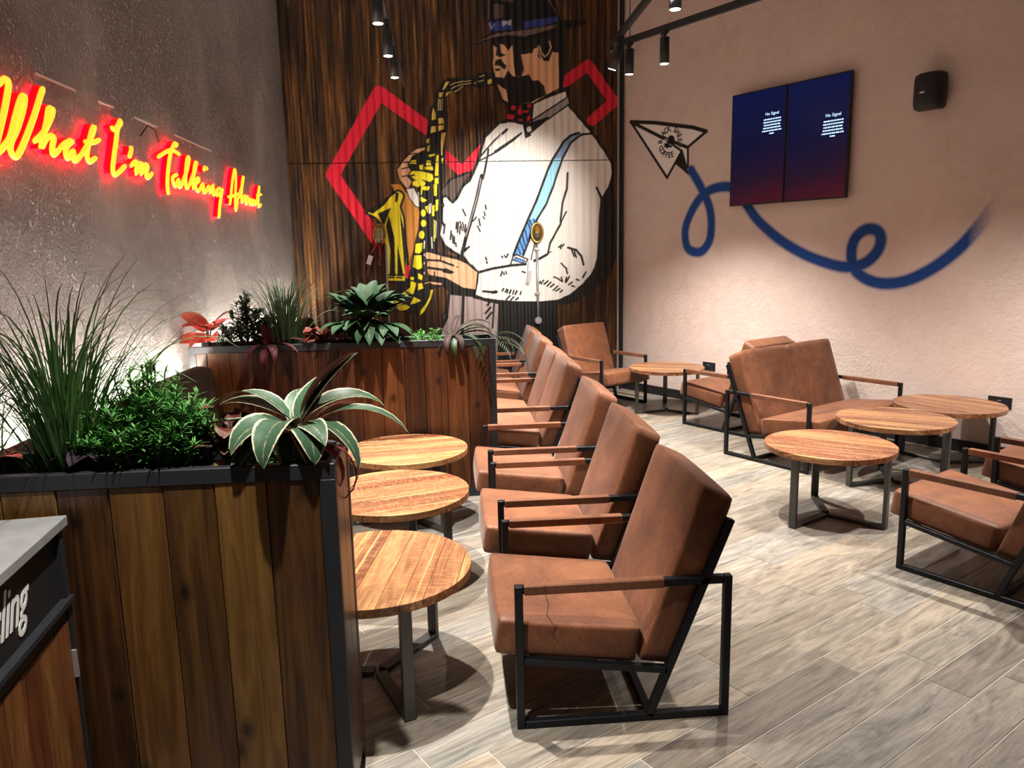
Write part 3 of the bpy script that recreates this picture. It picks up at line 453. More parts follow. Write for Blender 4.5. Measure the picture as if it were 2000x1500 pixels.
MURAL = [(0,154,[-835,1873,-1313,2629,-733,3530,-143,3097]),(0,123,[-5,2827,186,2645,446,2908]),(0,123,[1414,3644,1680,3824,1982,3420,1726,3209]),(1,0,[-651,2516,-538,2515,-481,2423,-344,2238,-331,2177,-368,1900,-428,1736,-492,1591,-539,1592,-557,2333]),(2,0,[-26,1228,646,1143,615,-219,-164,-190,-127,823]),(3,18,[-26,1228,646,1143,615,-219,-164,-190,-127,823,-26,1228]),(3,0,[571,1139,1303,1132,1302,-245,520,-215,549,741]),(3,0,[1810,2244,1984,2540,2024,1634,1955,1420,1777,1257,1492,1077,1302,1057,1683,1395]),(3,37,[152,1217,127,816,124,312]),(3,25,[521,1115,494,805]),(3,43,[-26,1215,-60,945,-154,761]),(3,25,[412,982,476,1054]),(3,25,[423,919,487,992]),(3,25,[439,1080,478,1129]),(4,0,[926,3180,771,3216,627,3194,455,3035,416,2909,376,2782,312,2632,261,2545,181,2482,117,2359,60,2301,-9,2379,-64,2362,-80,2097,-116,1931,-54,1798,47,1724,166,1649,327,1482,282,1202,416,1143,583,1107,995,1084,1353,1093,1550,1207,1708,1382,1791,1553,1816,1901,1841,2303,1935,2445,1978,2599,1965,2723,1909,2823,1726,3076,1454,3383,1425,3559,1184,3475,1026,3408,999,3220]),(3,37,[926,3180,771,3216,627,3194,455,3035,416,2909,376,2782,312,2632,261,2545,181,2482,117,2359,60,2301,-9,2379,-64,2362,-80,2097,-116,1931,-54,1798,47,1724,166,1649,327,1482,282,1202,416,1143,583,1107,995,1084,1353,1093,1550,1207,1708,1382,1791,1553,1816,1901,1841,2303,1935,2445,1978,2599,1965,2723,1909,2823,1726,3076,1454,3383,1425,3559,1184,3475,1026,3408,999,3220,926,3180]),(5,0,[-59,2497,45,2565,239,2621,193,2493,117,2359,61,2313,-9,2391,-63,2380]),(3,31,[-79,2438,45,2565,258,2638]),(3,31,[60,2301,117,2359,181,2482,312,2632]),(6,0,[1011,3214,1448,3480,1466,3400,1217,3235,1022,3145]),(3,18,[1011,3214,1448,3480,1466,3400,1217,3235,1022,3145,1011,3214]),(3,0,[902,3180,1011,3197,1217,3258,1216,3224,1021,3053,935,3013]),(4,0,[1006,3116,1004,3104,998,3094,989,3087,979,3084,969,3087,960,3094,955,3105,953,3117,955,3129,961,3140,970,3146,980,3149,990,3146,999,3139,1004,3129]),(4,0,[997,3065,1204,3224,1216,3207,1008,3042]),(3,18,[888,3077,754,2986,571,2872]),(3,31,[718,3115,581,2997,493,2906,379,2787]),(4,10,[660,3061,512,2915,413,2805]),(3,18,[373,2763,490,2813]),(3,20,[881,3068,793,2995,676,2918,588,2863,500,2822]),(3,25,[497,2896,485,2813,458,2693,425,2562]),(3,43,[412,2600,369,2432,336,2310,266,2074,201,1875,152,1703]),(7,10,[401,2563,357,2376,267,2093,202,1903]),(8,0,[1569,3071,1472,3044,1383,2971,1324,2879,1255,2777,1372,2785,1471,2961,1569,3034,1628,3057,1726,3061]),(9,0,[1255,2777,1195,2656,1124,2478,1052,2299,951,2091,1059,2089,1170,2259,1261,2476,1312,2626,1372,2785]),(10,0,[951,2091,828,1824,765,1670,884,1668,956,1831,1008,1965,1059,2089]),(3,0,[978,1975,1008,1965,956,1821,894,1677,874,1678,936,1812]),(3,28,[1569,3071,1472,3044,1383,2971,1324,2879,1255,2777,1255,2777,1195,2656,1124,2478,1052,2299,951,2091,951,2091,828,1824,765,1670]),(3,25,[1726,3061,1628,3057,1569,3034,1471,2961,1372,2785,1372,2785,1312,2626,1261,2476,1170,2259,1059,2089,1059,2089,1008,1965,956,1831,884,1668]),(3,14,[945,2053,992,1927]),(3,14,[905,1977,941,1831]),(3,14,[874,1924,915,1764]),(3,14,[843,1853,890,1716]),(3,14,[817,1766,855,1678]),(3,14,[961,2081,999,2013]),(3,14,[1020,2090,1029,2051]),(4,0,[801,1678,941,1617,893,1555,728,1558,759,1650]),(3,18,[801,1678,941,1617,893,1555,728,1558,759,1650,801,1678]),(11,0,[795,1643,900,1603,881,1572,759,1610]),(3,12,[795,1643,900,1603,881,1572,759,1610,795,1643]),(3,25,[1429,2615,1420,2436,1367,2275,1340,2084,1340,2026,1213,1807,1182,1681]),(3,18,[1411,2169,1340,2036]),(3,31,[1778,2440,1823,2354,1853,2267]),(3,49,[1851,2277,1831,2124,1812,1658]),(3,31,[333,1474,510,1517,734,1549,911,1560]),(3,31,[1000,1593,1089,1626,1172,1670]),(3,15,[1172,1670,1220,1704]),(3,37,[154,1697,231,1581,328,1477]),(4,12,[177,1685,255,1580]),(3,31,[333,1474,321,1370,278,1191]),(3,37,[278,1185,407,1152,571,1125,807,1101,1105,1093,1308,1109,1464,1178,1621,1304,1753,1454,1789,1593]),(3,28,[1427,1746,1528,1715,1587,1644,1616,1539]),(3,20,[1474,1716,1503,1640]),(3,20,[1504,1704,1527,1628]),(3,20,[1342,1562,1407,1497]),(3,20,[1401,1508,1416,1438]),(3,20,[1646,1450,1609,1387]),(3,20,[1621,1422,1603,1387]),(3,20,[1525,1365,1561,1353]),(3,20,[1252,1401,1299,1382]),(3,20,[1299,1382,1346,1346]),(3,20,[1341,1393,1358,1346]),(3,20,[1406,1391,1394,1333]),(3,20,[1442,1402,1400,1333]),(3,20,[1429,1303,1477,1331]),(3,20,[1471,1290,1501,1278]),(3,20,[1085,1352,1078,1329]),(3,20,[1126,1363,1096,1323]),(3,20,[1180,1356,1132,1316]),(3,20,[1215,1337,1167,1292]),(3,20,[1251,1313,1208,1279]),(3,20,[1298,1288,1244,1243]),(3,20,[1322,1258,1273,1230]),(3,20,[1357,1240,1327,1217]),(3,20,[639,1275,621,1247]),(3,20,[681,1268,656,1234]),(3,20,[692,1256,680,1222]),(3,20,[728,1256,709,1215]),(3,20,[763,1249,750,1208]),(3,20,[798,1242,780,1202]),(3,20,[851,1235,839,1200]),(3,20,[714,1186,666,1140]),(3,20,[761,1173,725,1138]),(3,20,[814,1160,784,1137]),(3,20,[625,1659,636,1647]),(3,20,[660,1669,671,1646]),(3,20,[702,1686,683,1646]),(3,20,[627,1479,608,1428]),(3,20,[644,1462,649,1444]),(3,20,[668,1478,679,1449]),(3,20,[432,1651,443,1622]),(3,20,[442,1599,449,1582]),(3,20,[1315,1754,1333,1765]),(3,20,[1345,1782,1338,1736]),(3,20,[1380,1787,1362,1764]),(3,20,[868,1474,903,1461]),(3,20,[243,1781,172,1720]),(3,28,[392,1249,456,1241,550,1237]),(3,37,[503,1232,550,1239]),(3,18,[174,2218,210,2142]),(3,18,[140,2076,166,1971]),(3,18,[169,2066,194,1951]),(3,18,[202,2037,209,1961]),(3,18,[295,2078,336,2125]),(3,18,[414,2129,432,2100]),(3,18,[430,2185,438,2138]),(3,18,[446,2261,453,2214]),(3,18,[364,2101,377,2025]),(3,18,[342,2025,375,1958]),(3,18,[168,1741,238,1783]),(3,20,[33,1965,19,1872]),(3,20,[47,1923,49,1830]),(3,20,[67,1902,64,1819]),(3,20,[81,1829,84,1788]),(3,20,[99,2067,91,1995]),(3,20,[120,2067,106,1953]),(3,20,[139,2015,131,1932]),(3,20,[-68,2080,-49,2028]),(3,20,[-38,2049,-54,1946]),(4,0,[-49,2269,-50,2261,-54,2254,-59,2249,-64,2247,-70,2249,-74,2254,-77,2261,-78,2270,-77,2278,-73,2286,-68,2290,-63,2292,-57,2290,-53,2285,-50,2278]),(3,25,[-49,2269,-50,2261,-54,2254,-59,2249,-64,2247,-70,2249,-74,2254,-77,2261,-78,2270,-77,2278,-73,2286,-68,2290,-63,2292,-57,2290,-53,2285,-50,2278,-49,2269]),(12,0,[567,4137,560,3849,592,3703,619,3591,669,3455,739,3398,1026,3408,1184,3498,1339,3575,1339,4004,1275,4093]),(3,31,[564,4115,567,3915,554,3849,571,3737,613,3591,663,3450,739,3396,907,3406]),(3,0,[815,4159,1431,4237,1434,3914,1377,3554,1335,3563,1333,3959,1262,3970,1225,3870,1165,3870,1094,3915,1096,4015,1048,4004,1035,3957,940,3946,899,3937,915,3859,934,3781,900,3702,829,3708,814,3826,808,3960,801,4070]),(3,0,[568,3703,698,3686,747,3770,805,3703,900,3702,984,3725,1031,3657,1102,3657,1161,3600,1184,3498,1027,3431,1002,3408,739,3412,732,3489,719,3557,625,3614,555,3647]),(3,0,[556,4148,850,4148,812,4059,752,3982,706,4048,659,4059,669,3960,733,3937,644,3910,609,3938,623,4015,571,4048]),(3,0,[608,3882,667,3893,730,3815,712,3776,654,3815,595,3826]),(3,0,[606,3793,665,3782,640,3757,593,3771]),(12,14,[1120,4032,1136,3959,1172,3915,1214,3948,1248,4015,1230,4082]),(12,12,[1096,4037,1107,3959,1153,3870]),(13,0,[544,4810,679,4875,1237,4879,1293,4598,1338,4391,1363,4314,1348,4237,556,4170,525,4312]),(5,0,[599,4487,710,4471,701,4334,595,4323]),(14,0,[670,4530,857,4531,810,4498,717,4509]),(15,12,[545,4530,537,4323]),(16,18,[1221,4533,1302,4413]),(17,0,[536,4296,923,4296,1328,4352,1327,4264,922,4220,545,4189]),(13,0,[800,4313,935,4307,945,4225,804,4214]),(18,0,[689,4312,741,4296,797,4320,795,4256,740,4263,693,4244]),(19,12,[545,4274,563,4219,606,4268]),(13,0,[313,4035,533,4161,921,4175,1349,4308,1687,4317,1622,4259,1407,4204,990,4093,626,4123,389,4048]),(20,0,[360,4059,603,4161,756,4183,945,4203,1324,4267,1276,4220,944,4135,756,4153,567,4123]),(3,0,[721,3387,1026,3408,1023,3202,831,3192,717,3210]),(0,0,[831,3358,829,3348,822,3340,812,3335,800,3333,788,3335,778,3341,771,3349,769,3358,772,3368,779,3376,789,3381,801,3383,813,3381,823,3376,829,3368]),(0,0,[734,3290,820,3273,789,3229,729,3233]),(0,0,[851,3341,891,3358,895,3278,850,3281]),(0,0,[905,3320,980,3331,967,3306,905,3299]),(0,0,[962,3260,998,3274,990,3223,957,3205]),(0,0,[855,3238,906,3226,897,3206,861,3213]),(0,0,[960,3388,1012,3397,1004,3360,972,3356]),(0,0,[864,3381,894,3380,891,3363,870,3363]),(3,0,[-100,3533,-20,3641,37,3683,179,3695,320,3693,396,3738,595,3746,611,3620,420,3572,298,3608,174,3564,79,3528,35,3483,20,3335,47,3298,33,3153,0,2915,-125,2880,-195,3009,-162,3372,-114,3408]),(3,0,[-162,3370,26,3352,-10,2682,-65,2508,-81,2049,-129,1740,-289,1683,-314,1375,-200,1318,-219,1134,-354,990,-531,1008,-714,1135,-632,1328,-664,1420,-537,1417,-465,1530,-434,1692,-403,1847,-355,2001,-326,2260,-309,2512,-431,2600,-474,2688,-422,2802,-287,2904,-223,3018]),(21,0,[-125,3363,-97,3299,-102,3234,-149,3227,-141,3300]),(21,0,[-157,3154,-104,3163,-101,3099,-169,3082]),(21,0,[-73,3245,-16,3253,-7,3190,-70,3181]),(21,0,[-76,3163,-7,3172,-16,3124,-73,3108]),(21,0,[-41,3081,9,3091,-14,2989,-36,2897,-39,2833,-54,2833,-55,2971]),(22,0,[-109,2834,-83,2842,-97,2602,-139,2603]),(22,0,[-52,2796,-30,2805,-39,2745,-53,2745]),(22,0,[-228,2775,-181,2779,-176,2722,-235,2722]),(22,0,[-311,2725,-268,2734,-271,2677,-309,2677]),(22,0,[-255,2706,-159,2714,-150,2668,-247,2676]),(22,0,[-472,2635,-380,2663,-267,2652,-163,2623,-151,2565,-195,2536,-289,2567,-382,2624,-459,2614]),(22,0,[-461,2764,-347,2790,-347,2742,-453,2743]),(22,0,[-400,2541,-308,2569,-243,2529,-264,2492,-397,2494]),(22,0,[-140,2575,-96,2583,-98,2513,-146,2514]),(21,0,[-53,3524,-4,3533,-25,3477,-55,3478]),(21,0,[32,3524,103,3552,35,3495,19,3486]),(21,0,[26,3639,76,3651,7,3567,-16,3558]),(21,0,[506,3666,557,3676,556,3628,511,3619]),(21,0,[-214,3018,-180,3027,-187,2972,-221,2973]),(21,0,[-208,2936,-179,2954,-191,2880,-215,2881]),(22,0,[-202,2844,-126,2852,-126,2834,-194,2816]),(23,8,[77,3613,177,3644,319,3657]),(23,8,[90,3573,185,3613,318,3629]),(23,8,[126,3534,222,3595]),(23,8,[-60,3457,-69,3335]),(23,8,[-18,3461,-27,3335]),(23,8,[-42,3452,-46,3335]),(23,8,[414,3702,471,3715]),(23,8,[403,3648,460,3661]),(23,8,[355,3626,375,3635]),(22,0,[-392,1828,-308,1837,-322,1744,-355,1713,-407,1725]),(22,0,[-414,1694,-330,1692,-328,1546,-374,1524,-437,1559]),(22,0,[-307,2370,-236,2328,-284,2304,-309,2319]),(22,0,[-262,2257,-226,2267,-231,2183,-258,2194]),(22,0,[-182,2266,-149,2271,-160,2141,-187,2152]),(22,0,[-156,2510,-113,2509,-124,2375,-157,2376]),(22,0,[-137,2327,-105,2336,-116,2212,-143,2202]),(22,0,[-302,2491,-197,2480,-219,2438,-299,2449]),(22,0,[-469,1392,-405,1369,-413,1327,-449,1231,-534,1277,-477,1318]),(22,0,[-383,1358,-336,1367,-322,1302,-386,1282]),(22,0,[-469,1444,-428,1433,-436,1399,-470,1411]),(22,0,[-377,1484,-322,1451,-335,1397,-380,1419]),(22,0,[-438,1203,-355,1156,-433,1124,-488,1115]),(22,0,[-696,1144,-653,1166,-571,1119,-489,1085,-531,1052,-606,1044,-669,1090]),(22,0,[-238,1283,-207,1282,-238,1174,-331,1015,-379,982,-364,1039,-295,1123,-251,1207]),(22,0,[-577,1257,-543,1269,-501,1213,-525,1201]),(22,0,[-167,2102,-151,2102,-166,1855,-178,1855]),(22,0,[-304,2451,-288,2451,-294,2390,-308,2390]),(22,0,[-251,2181,-255,2161,-264,2145,-276,2134,-291,2130,-305,2134,-317,2146,-324,2162,-326,2182,-323,2201,-314,2218,-301,2229,-287,2232,-273,2228,-261,2217,-253,2200]),(3,18,[-251,2181,-255,2161,-264,2145,-276,2134,-291,2130,-305,2134,-317,2146,-324,2162,-326,2182,-323,2201,-314,2218,-301,2229,-287,2232,-273,2228,-261,2217,-253,2200,-251,2181]),(22,0,[-249,2063,-253,2044,-262,2028,-276,2018,-292,2014,-308,2018,-321,2029,-330,2045,-332,2064,-328,2083,-318,2099,-305,2109,-288,2113,-273,2109,-260,2098,-251,2082]),(3,18,[-249,2063,-253,2044,-262,2028,-276,2018,-292,2014,-308,2018,-321,2029,-330,2045,-332,2064,-328,2083,-318,2099,-305,2109,-288,2113,-273,2109,-260,2098,-251,2082,-249,2063]),(22,0,[-275,1929,-279,1908,-289,1889,-303,1877,-319,1873,-335,1878,-348,1891,-356,1909,-359,1931,-354,1953,-345,1971,-331,1983,-314,1987,-299,1982,-286,1970,-277,1951]),(3,18,[-275,1929,-279,1908,-289,1889,-303,1877,-319,1873,-335,1878,-348,1891,-356,1909,-359,1931,-354,1953,-345,1971,-331,1983,-314,1987,-299,1982,-286,1970,-277,1951,-275,1929]),(4,11,[-217,2277,-216,2175]),(4,11,[-196,2287,-205,2185]),(4,11,[-201,1897,-200,1773]),(4,11,[-286,1857,-295,1774]),(4,11,[-141,2081,-154,1896]),(4,11,[-336,2421,-325,2309]),(22,0,[-956,2191,-753,2317,-578,2447,-523,2424,-502,2383,-549,2258,-514,2128,-508,1829,-490,1678,-528,1384,-770,1390,-758,1759,-781,2058,-846,2134]),(3,25,[-956,2191,-753,2317,-578,2447,-523,2424,-502,2383,-549,2258,-514,2128,-508,1829,-490,1678,-528,1384,-770,1390,-758,1759,-781,2058,-846,2134,-956,2191]),(3,0,[-694,2168,-637,1906,-647,1453,-716,1455,-693,1757,-729,2039]),(3,0,[-565,2240,-520,1979,-503,1678,-535,1489,-546,1830]),(3,0,[-936,2206,-752,2326,-616,2434,-736,2280,-872,2186]),(3,0,[-815,2185,-662,2251,-747,2058,-774,2077]),(3,0,[-607,1831,-585,1680,-548,1451,-624,1453]),(3,0,[-601,2425,-561,2415,-584,2314,-612,2315]),(24,12,[-720,1833,-731,1493]),(3,18,[-766,1471,-524,1466]),(3,25,[-770,1390,-528,1384]),(3,18,[-730,1440,-703,1439]),(3,18,[-711,1440,-684,1439]),(3,18,[-691,1439,-665,1439]),(3,18,[-634,1438,-608,1437]),(3,18,[-615,1437,-589,1437]),(3,18,[-596,1437,-570,1436]),(25,0,[-527,1579,-468,1578,-499,1422,-540,1435]),(3,0,[-308,1451,-50,1424,148,1292,313,1267,278,1188,167,1217,7,1221,-96,1319,-203,1301,-252,1397]),(12,0,[-307,1723,-249,1735,-83,1684,106,1636,210,1586,335,1478,305,1265,148,1292,43,1356,-50,1413,-260,1455,-274,1513,-276,1586,-264,1628,-306,1692]),(3,18,[-307,1723,-249,1735,-83,1684,106,1636,210,1586,335,1478,305,1265,148,1292,43,1356,-50,1413,-260,1455,-274,1513,-276,1586,-264,1628,-306,1692,-307,1723]),(3,28,[-318,1728,-238,1750,-82,1697,106,1649]),(3,25,[-264,1636,-106,1623,-44,1597,45,1564]),(3,31,[-273,1547,-89,1517]),(3,0,[-94,1522,-46,1537,58,1485,5,1463,-85,1486]),(3,18,[-96,1675,-106,1637]),(3,18,[-185,1492,-184,1456]),(3,0,[101,1547,100,1543,97,1539,94,1537,90,1536,86,1537,82,1540,80,1543,80,1547,80,1551,83,1555,86,1557,90,1557,95,1557,98,1554,100,1551]),(12,0,[-319,1367,-242,1384,-92,1362,-104,1332,-201,1341,-243,1363,-307,1348]),(3,12,[-319,1367,-242,1384,-92,1362,-104,1332,-201,1341,-243,1363,-307,1348,-319,1367]),(4,0,[-308,1707,-281,1725,-289,1670,-309,1686]),(3,12,[-308,1707,-281,1725,-289,1670,-309,1686,-308,1707]),(4,0,[-312,1608,-285,1626,-293,1571,-313,1587]),(3,12,[-312,1608,-285,1626,-293,1571,-313,1587,-312,1608]),(4,0,[-317,1493,-290,1511,-297,1456,-318,1472]),(3,12,[-317,1493,-290,1511,-297,1456,-318,1472,-317,1493]),(12,0,[-575,2678,-512,2763,-419,2860,-346,2911,-239,2933,-228,2898,-385,2825,-443,2734,-410,2670,-448,2601,-398,2542,-436,2484,-379,2408,-324,2307,-314,2254,-378,2302,-467,2456,-551,2561]),(3,15,[-575,2678,-512,2763,-419,2860,-346,2911,-239,2933,-228,2898,-385,2825,-443,2734,-410,2670,-448,2601,-398,2542,-436,2484,-379,2408,-324,2307,-314,2254,-378,2302,-467,2456,-551,2561,-575,2678]),(4,0,[-479,2464,-385,2472,-333,2370,-328,2246,-374,2259,-442,2352]),(3,12,[-479,2464,-385,2472,-333,2370,-328,2246,-374,2259,-442,2352,-479,2464]),(3,15,[-516,2688,-426,2705]),(3,15,[-514,2602,-430,2612]),(3,15,[-420,2848,-331,2859]),(3,15,[-483,2757,-412,2768]),(22,0,[-413,2600,-341,2611,-278,2558,-361,2559]),(22,0,[-398,2536,-315,2512,-329,2477,-399,2501])]
mops = [(PAL[c], w/1000, 0.0, [(q[i]/1000, q[i+1]/1000) for i in range(0, len(q), 2)]) for c, w, q in MURAL]
PER = .0865; xs = np.arange(XL+.006, XC-.045, PER/16); ZJ = 2.755
def sheet(z0, z1, step, yo, fine0=None):
    z = np.unique(np.round(np.concatenate([[z0], np.arange(fine0 if fine0 else z0, z1, step), [z1]]), 5))
    pt = rasterize(xs, z, mops)
    P = np.zeros((len(z), len(xs), 3)); P[..., 0] = xs[None,:]; P[..., 2] = z[:,None]
    P[..., 1] = YB-.018-yo+.0105*np.cos(2*PI*xs/PER)[None,:]
    return link(bpy.data.objects.new('corrugated_sheet', grid_mesh('corrugated_sheet', P, M['rust'], pt)), wb)
sheet(0.02, ZJ, .0056, 0.0, .75); sheet(ZJ+.009, ZC-.01, .0056, .002)
MB().box(XC-.05, XC-.02, YB-.045, YB, 0, ZC).build('corner_strip', M['black'], wb)
MB().box(XC-.085, XC-.062, YB-.04, YB, 0, ZC).build('corner_strip', M['grey_pipe'], wb)
# baseboards
bb = MB().hexa([rw(S0+.02,0,.018),rw(S1,0,.018),rw(S1,0,0),rw(S0+.02,0,0),rw(S0+.02,.10,.018),rw(S1,.10,.018),rw(S1,.10,0),rw(S0+.02,.10,0)]).build('baseboard_right', M['black']); structure(bb, 'black skirting board along the right wall', 'baseboard')
bb = MB().box(XL, XL+.018, YF, YB, 0, .10).build('baseboard_left', M['black']); structure(bb, 'black skirting board along the left wall', 'baseboard')
# pencil guide line on the stucco beside the neon sign
GL = [((3.718,2.534),(4.088,2.535)),((4.336,2.531),(4.521,2.534)),((4.794,2.529),(5.149,2.531)),((5.446,2.528),(6.239,2.525))]
for a, b in GL:
    MB().bar((XL+.006,a[0],a[1]), (XL+.006,b[0],b[1]), .006, .010).build('guide_line', M['white'], wl)
# ------------------------------------------------------------------ seating
def make_chair(name, w, loc, rz, label, cat, group, backs=1):
    t = empty(name, loc, rz); tag(t, label, cat, group); b = .029; g = b/2; D, H = .783, .548
    iw = .034
    sc = cushion([(-.055-.02,iw,.279),(.443,iw,.211),(.443,w-iw,.211),(-.075,w-iw,.279),(-.055,iw,.418),(.462,iw,.352),(.462,w-iw,.352),(-.055,w-iw,.418)], .017, .010, 12).build('seat_cushion', M['leather'], t, True)
    n = backs; cw = (w-2*iw)/n
    for k in range(n):
        y0 = iw+k*cw+(.002 if k else 0); y1 = iw+(k+1)*cw-(.002 if k < n-1 else 0)
        cushion([(.450,y0,.218),(.572,y0,.198),(.572,y1,.198),(.450,y1,.218),(.676,y0,.880),(.796,y0,.822),(.796,y1,.822),(.676,y1,.880)], .016, .009, 12).build('back_cushion', M['leather'], t, True)
    for y in (g, w-g):
        f = MB(); f.box(0,b,y-g,y+g,0,H); f.box(D-b,D,y-g,y+g,0,H); f.box(b,D-b,y-g,y+g,0,b); f.box(b,D-b,y-g,y+g,H-b,H)
        fo = f.build('side_frame', M['steel'], t, bevel=.003)
        MB().box(b+.004,.535,y-g-.003,y+g+.003,H-b-.004,H+.003).build('arm_wrap', M['leather'], fo, bevel=.004)
        MB().bar((.485,y,b*.6),(.772,y,.757), b, b, (0,1,0)).build('back_post', M['steel'], t, bevel=.002)
        MB().bar((b,y,.262),(.55,y,.195), b, .024, (0,0,1)).build('seat_rail', M['steel'], t, bevel=.002)
    MB().box(.476,.476+b,b,w-b,0.001,b).build('floor_stretcher', M['steel'], t, bevel=.002)
    MB().box(.05,.075,b,w-b,.238,.262).build('seat_crossbar', M['steel'], t); MB().box(.70,.722,b,w-b,.55,.575).build('back_crossbar', M['steel'], t)
    return t
GA, GL2 = 'brown leather armchairs in the left row', 'brown leather chairs by the right wall'
X0 = .187
make_chair('armchair', .69, (X0,2.467,0), 0, 'brown leather armchair nearest the viewer, whole side frame in sight, back to the aisle', 'armchair', GA)
MB().tube([(.105,-.004,.552),(.108,-.006,.52),(.118,-.006,.48),(.112,-.004,.44),(.135,-.002,.40)], .0012, 5).build('loose_thread', M['brown_tag'], bpy.data.objects['armchair'])
make_chair('armchair', .69, (X0,3.399,0), 0, 'brown leather armchair directly behind the nearest one, facing the middle left table', 'armchair', GA)
make_chair('armchair', .69, (X0,4.334,0), 0, 'brown leather armchair beside the end of the far wooden planter, third from the viewer', 'armchair', GA)
make_chair('loveseat', 1.342, (X0,5.55,0), 0, 'two-seat brown leather sofa partly hidden by the far planter, in line with armchairs', 'sofa', 'two-seat leather sofas', 2)
make_chair('armchair', .69, (X0,7.20,0), 0, 'brown leather armchair between the left two-seat sofa and the farthest chair of that row', 'armchair', GA)
make_chair('armchair', .69, (X0,8.09,0), 0, 'farthest brown leather armchair of the left row, close under the saxophonist mural', 'armchair', GA)
AD = R(31-90)       # local +x runs along the right wall towards the viewer
make_chair('armchair', .69, rp(3.852,-1.915), AD, 'brown leather armchair near the right edge, near side frame and seat in full view', 'armchair', GL2)
make_chair('armchair', .69, rp(4.925,-1.915), AD, 'brown leather armchair cut off by the right edge, only arm and seat corner seen', 'armchair', GL2)
make_chair('armchair', .69, rp(5.585,-4.955), AD, 'brown leather armchair back to back with the right two-seat sofa, facing the far round table', 'armchair', GL2)
make_chair('loveseat', 1.342, rp(6.335,-3.19), AD+PI, 'two-seat brown leather sofa against the right wall below the blue screens', 'sofa', 'two-seat leather sofas', 2)
make_chair('armchair', .69, rp(6.075,-5.91), AD+PI, 'brown leather armchair in the far corner between mural wall and right wall', 'armchair', GL2)
# ------------------------------------------------------------------ round tables
TR, TZ = .39, .475
def make_table(name, x, y, legs, strips, label):
    t = empty(name, (x,y,0)); tag(t, label, 'table', 'round wooden coffee tables'); sw = .0875; n = math.ceil(TR/sw)
    ca, sa = math.cos(R(strips)), math.sin(R(strips)); tr = random.Random(int(x*977+y*331))
    edges = [-TR]+[(-n+i)*sw+tr.uniform(-.012,.012) for i in range(1, 2*n)]+[TR]
    edges = sorted(e for e in edges if -TR <= e <= TR)
    edges = [e for i, e in enumerate(edges) if i == 0 or i == len(edges)-1 or (e-edges[0] > .03 and edges[-1]-e > .03)]
    for e0, e1 in zip(edges[:-1], edges[1:]):
        e0 += .0006; e1 -= .0006; pts = []
        for k in range(9):
            v = e0+(e1-e0)*k/8; u = math.sqrt(max(0, TR*TR-v*v)); pts.append((u, v))
        pts = pts+[(-u, v) for u, v in pts[::-1] if u > 1e-4]
        q = []
        for p in pts:
            if not q or (abs(q[-1][0]-p[0])+abs(q[-1][1]-p[1])) > 1e-5: q.append(p)
        o = MB().prism(q, TZ-.034, TZ).build('board', M['tabletop'], t, bevel=.0009); o.rotation_euler = (0,0,R(strips))
    for a in legs:
        c, s = math.cos(R(a)), math.sin(R(a)); lo = .368
        MB().hexa([(c*(lo-.022)-s*d*1, s*(lo-.022)+c*d*1, 0) if i == 0 else (c*lo-s*d, s*lo+c*d, 0) for i, d in ((0,-.023),(1,-.023),(1,.023),(0,.023))]+[(c*(lo-.022)-s*d, s*(lo-.022)+c*d, TZ-.034) if i == 0 else (c*lo-s*d, s*lo+c*d, TZ-.034) for i, d in ((0,-.023),(1,-.023),(1,.023),(0,.023))]).build('leg', M['legsteel'], t, bevel=.002)
        MB().bar((c*.02,s*.02,.012),(c*(lo-.022),s*(lo-.022),.012), .046, .022).build('floor_bar', M['legsteel'], t, bevel=.002)
        MB().bar((c*.02,s*.02,TZ-.042),(c*(lo-.022),s*(lo-.022),TZ-.042), .046, .016).build('top_bar', M['legsteel'], t)
    return t
make_table('coffee_table', -.345, 2.90, (-67,53,173), 82, 'round wooden coffee table nearest the viewer, half behind the front planter')
make_table('coffee_table', -.328, 3.87, (-40,80,200), 18, 'round wooden coffee table, middle of the three on the left')
make_table('coffee_table', -.315, 4.755, (-50,70,190), 8, 'round wooden coffee table close to the far planter boards, third on the left')
make_table('coffee_table', 2.345, 4.44, (211,310,75), -38, 'round wooden coffee table standing in front of the right two-seat sofa, nearest of three')
make_table('coffee_table', 3.15, 5.06, (190,310,70), -35, 'round wooden coffee table, middle of the three by the right sofa')
make_table('coffee_table', 3.825, 5.455, (235,355,115), -62, 'round wooden coffee table touching close to the right wall below the speaker')
make_table('coffee_table', 2.255, 7.755, (196,316,76), -25, 'small-looking round wooden coffee table in the far right corner between two armchairs')
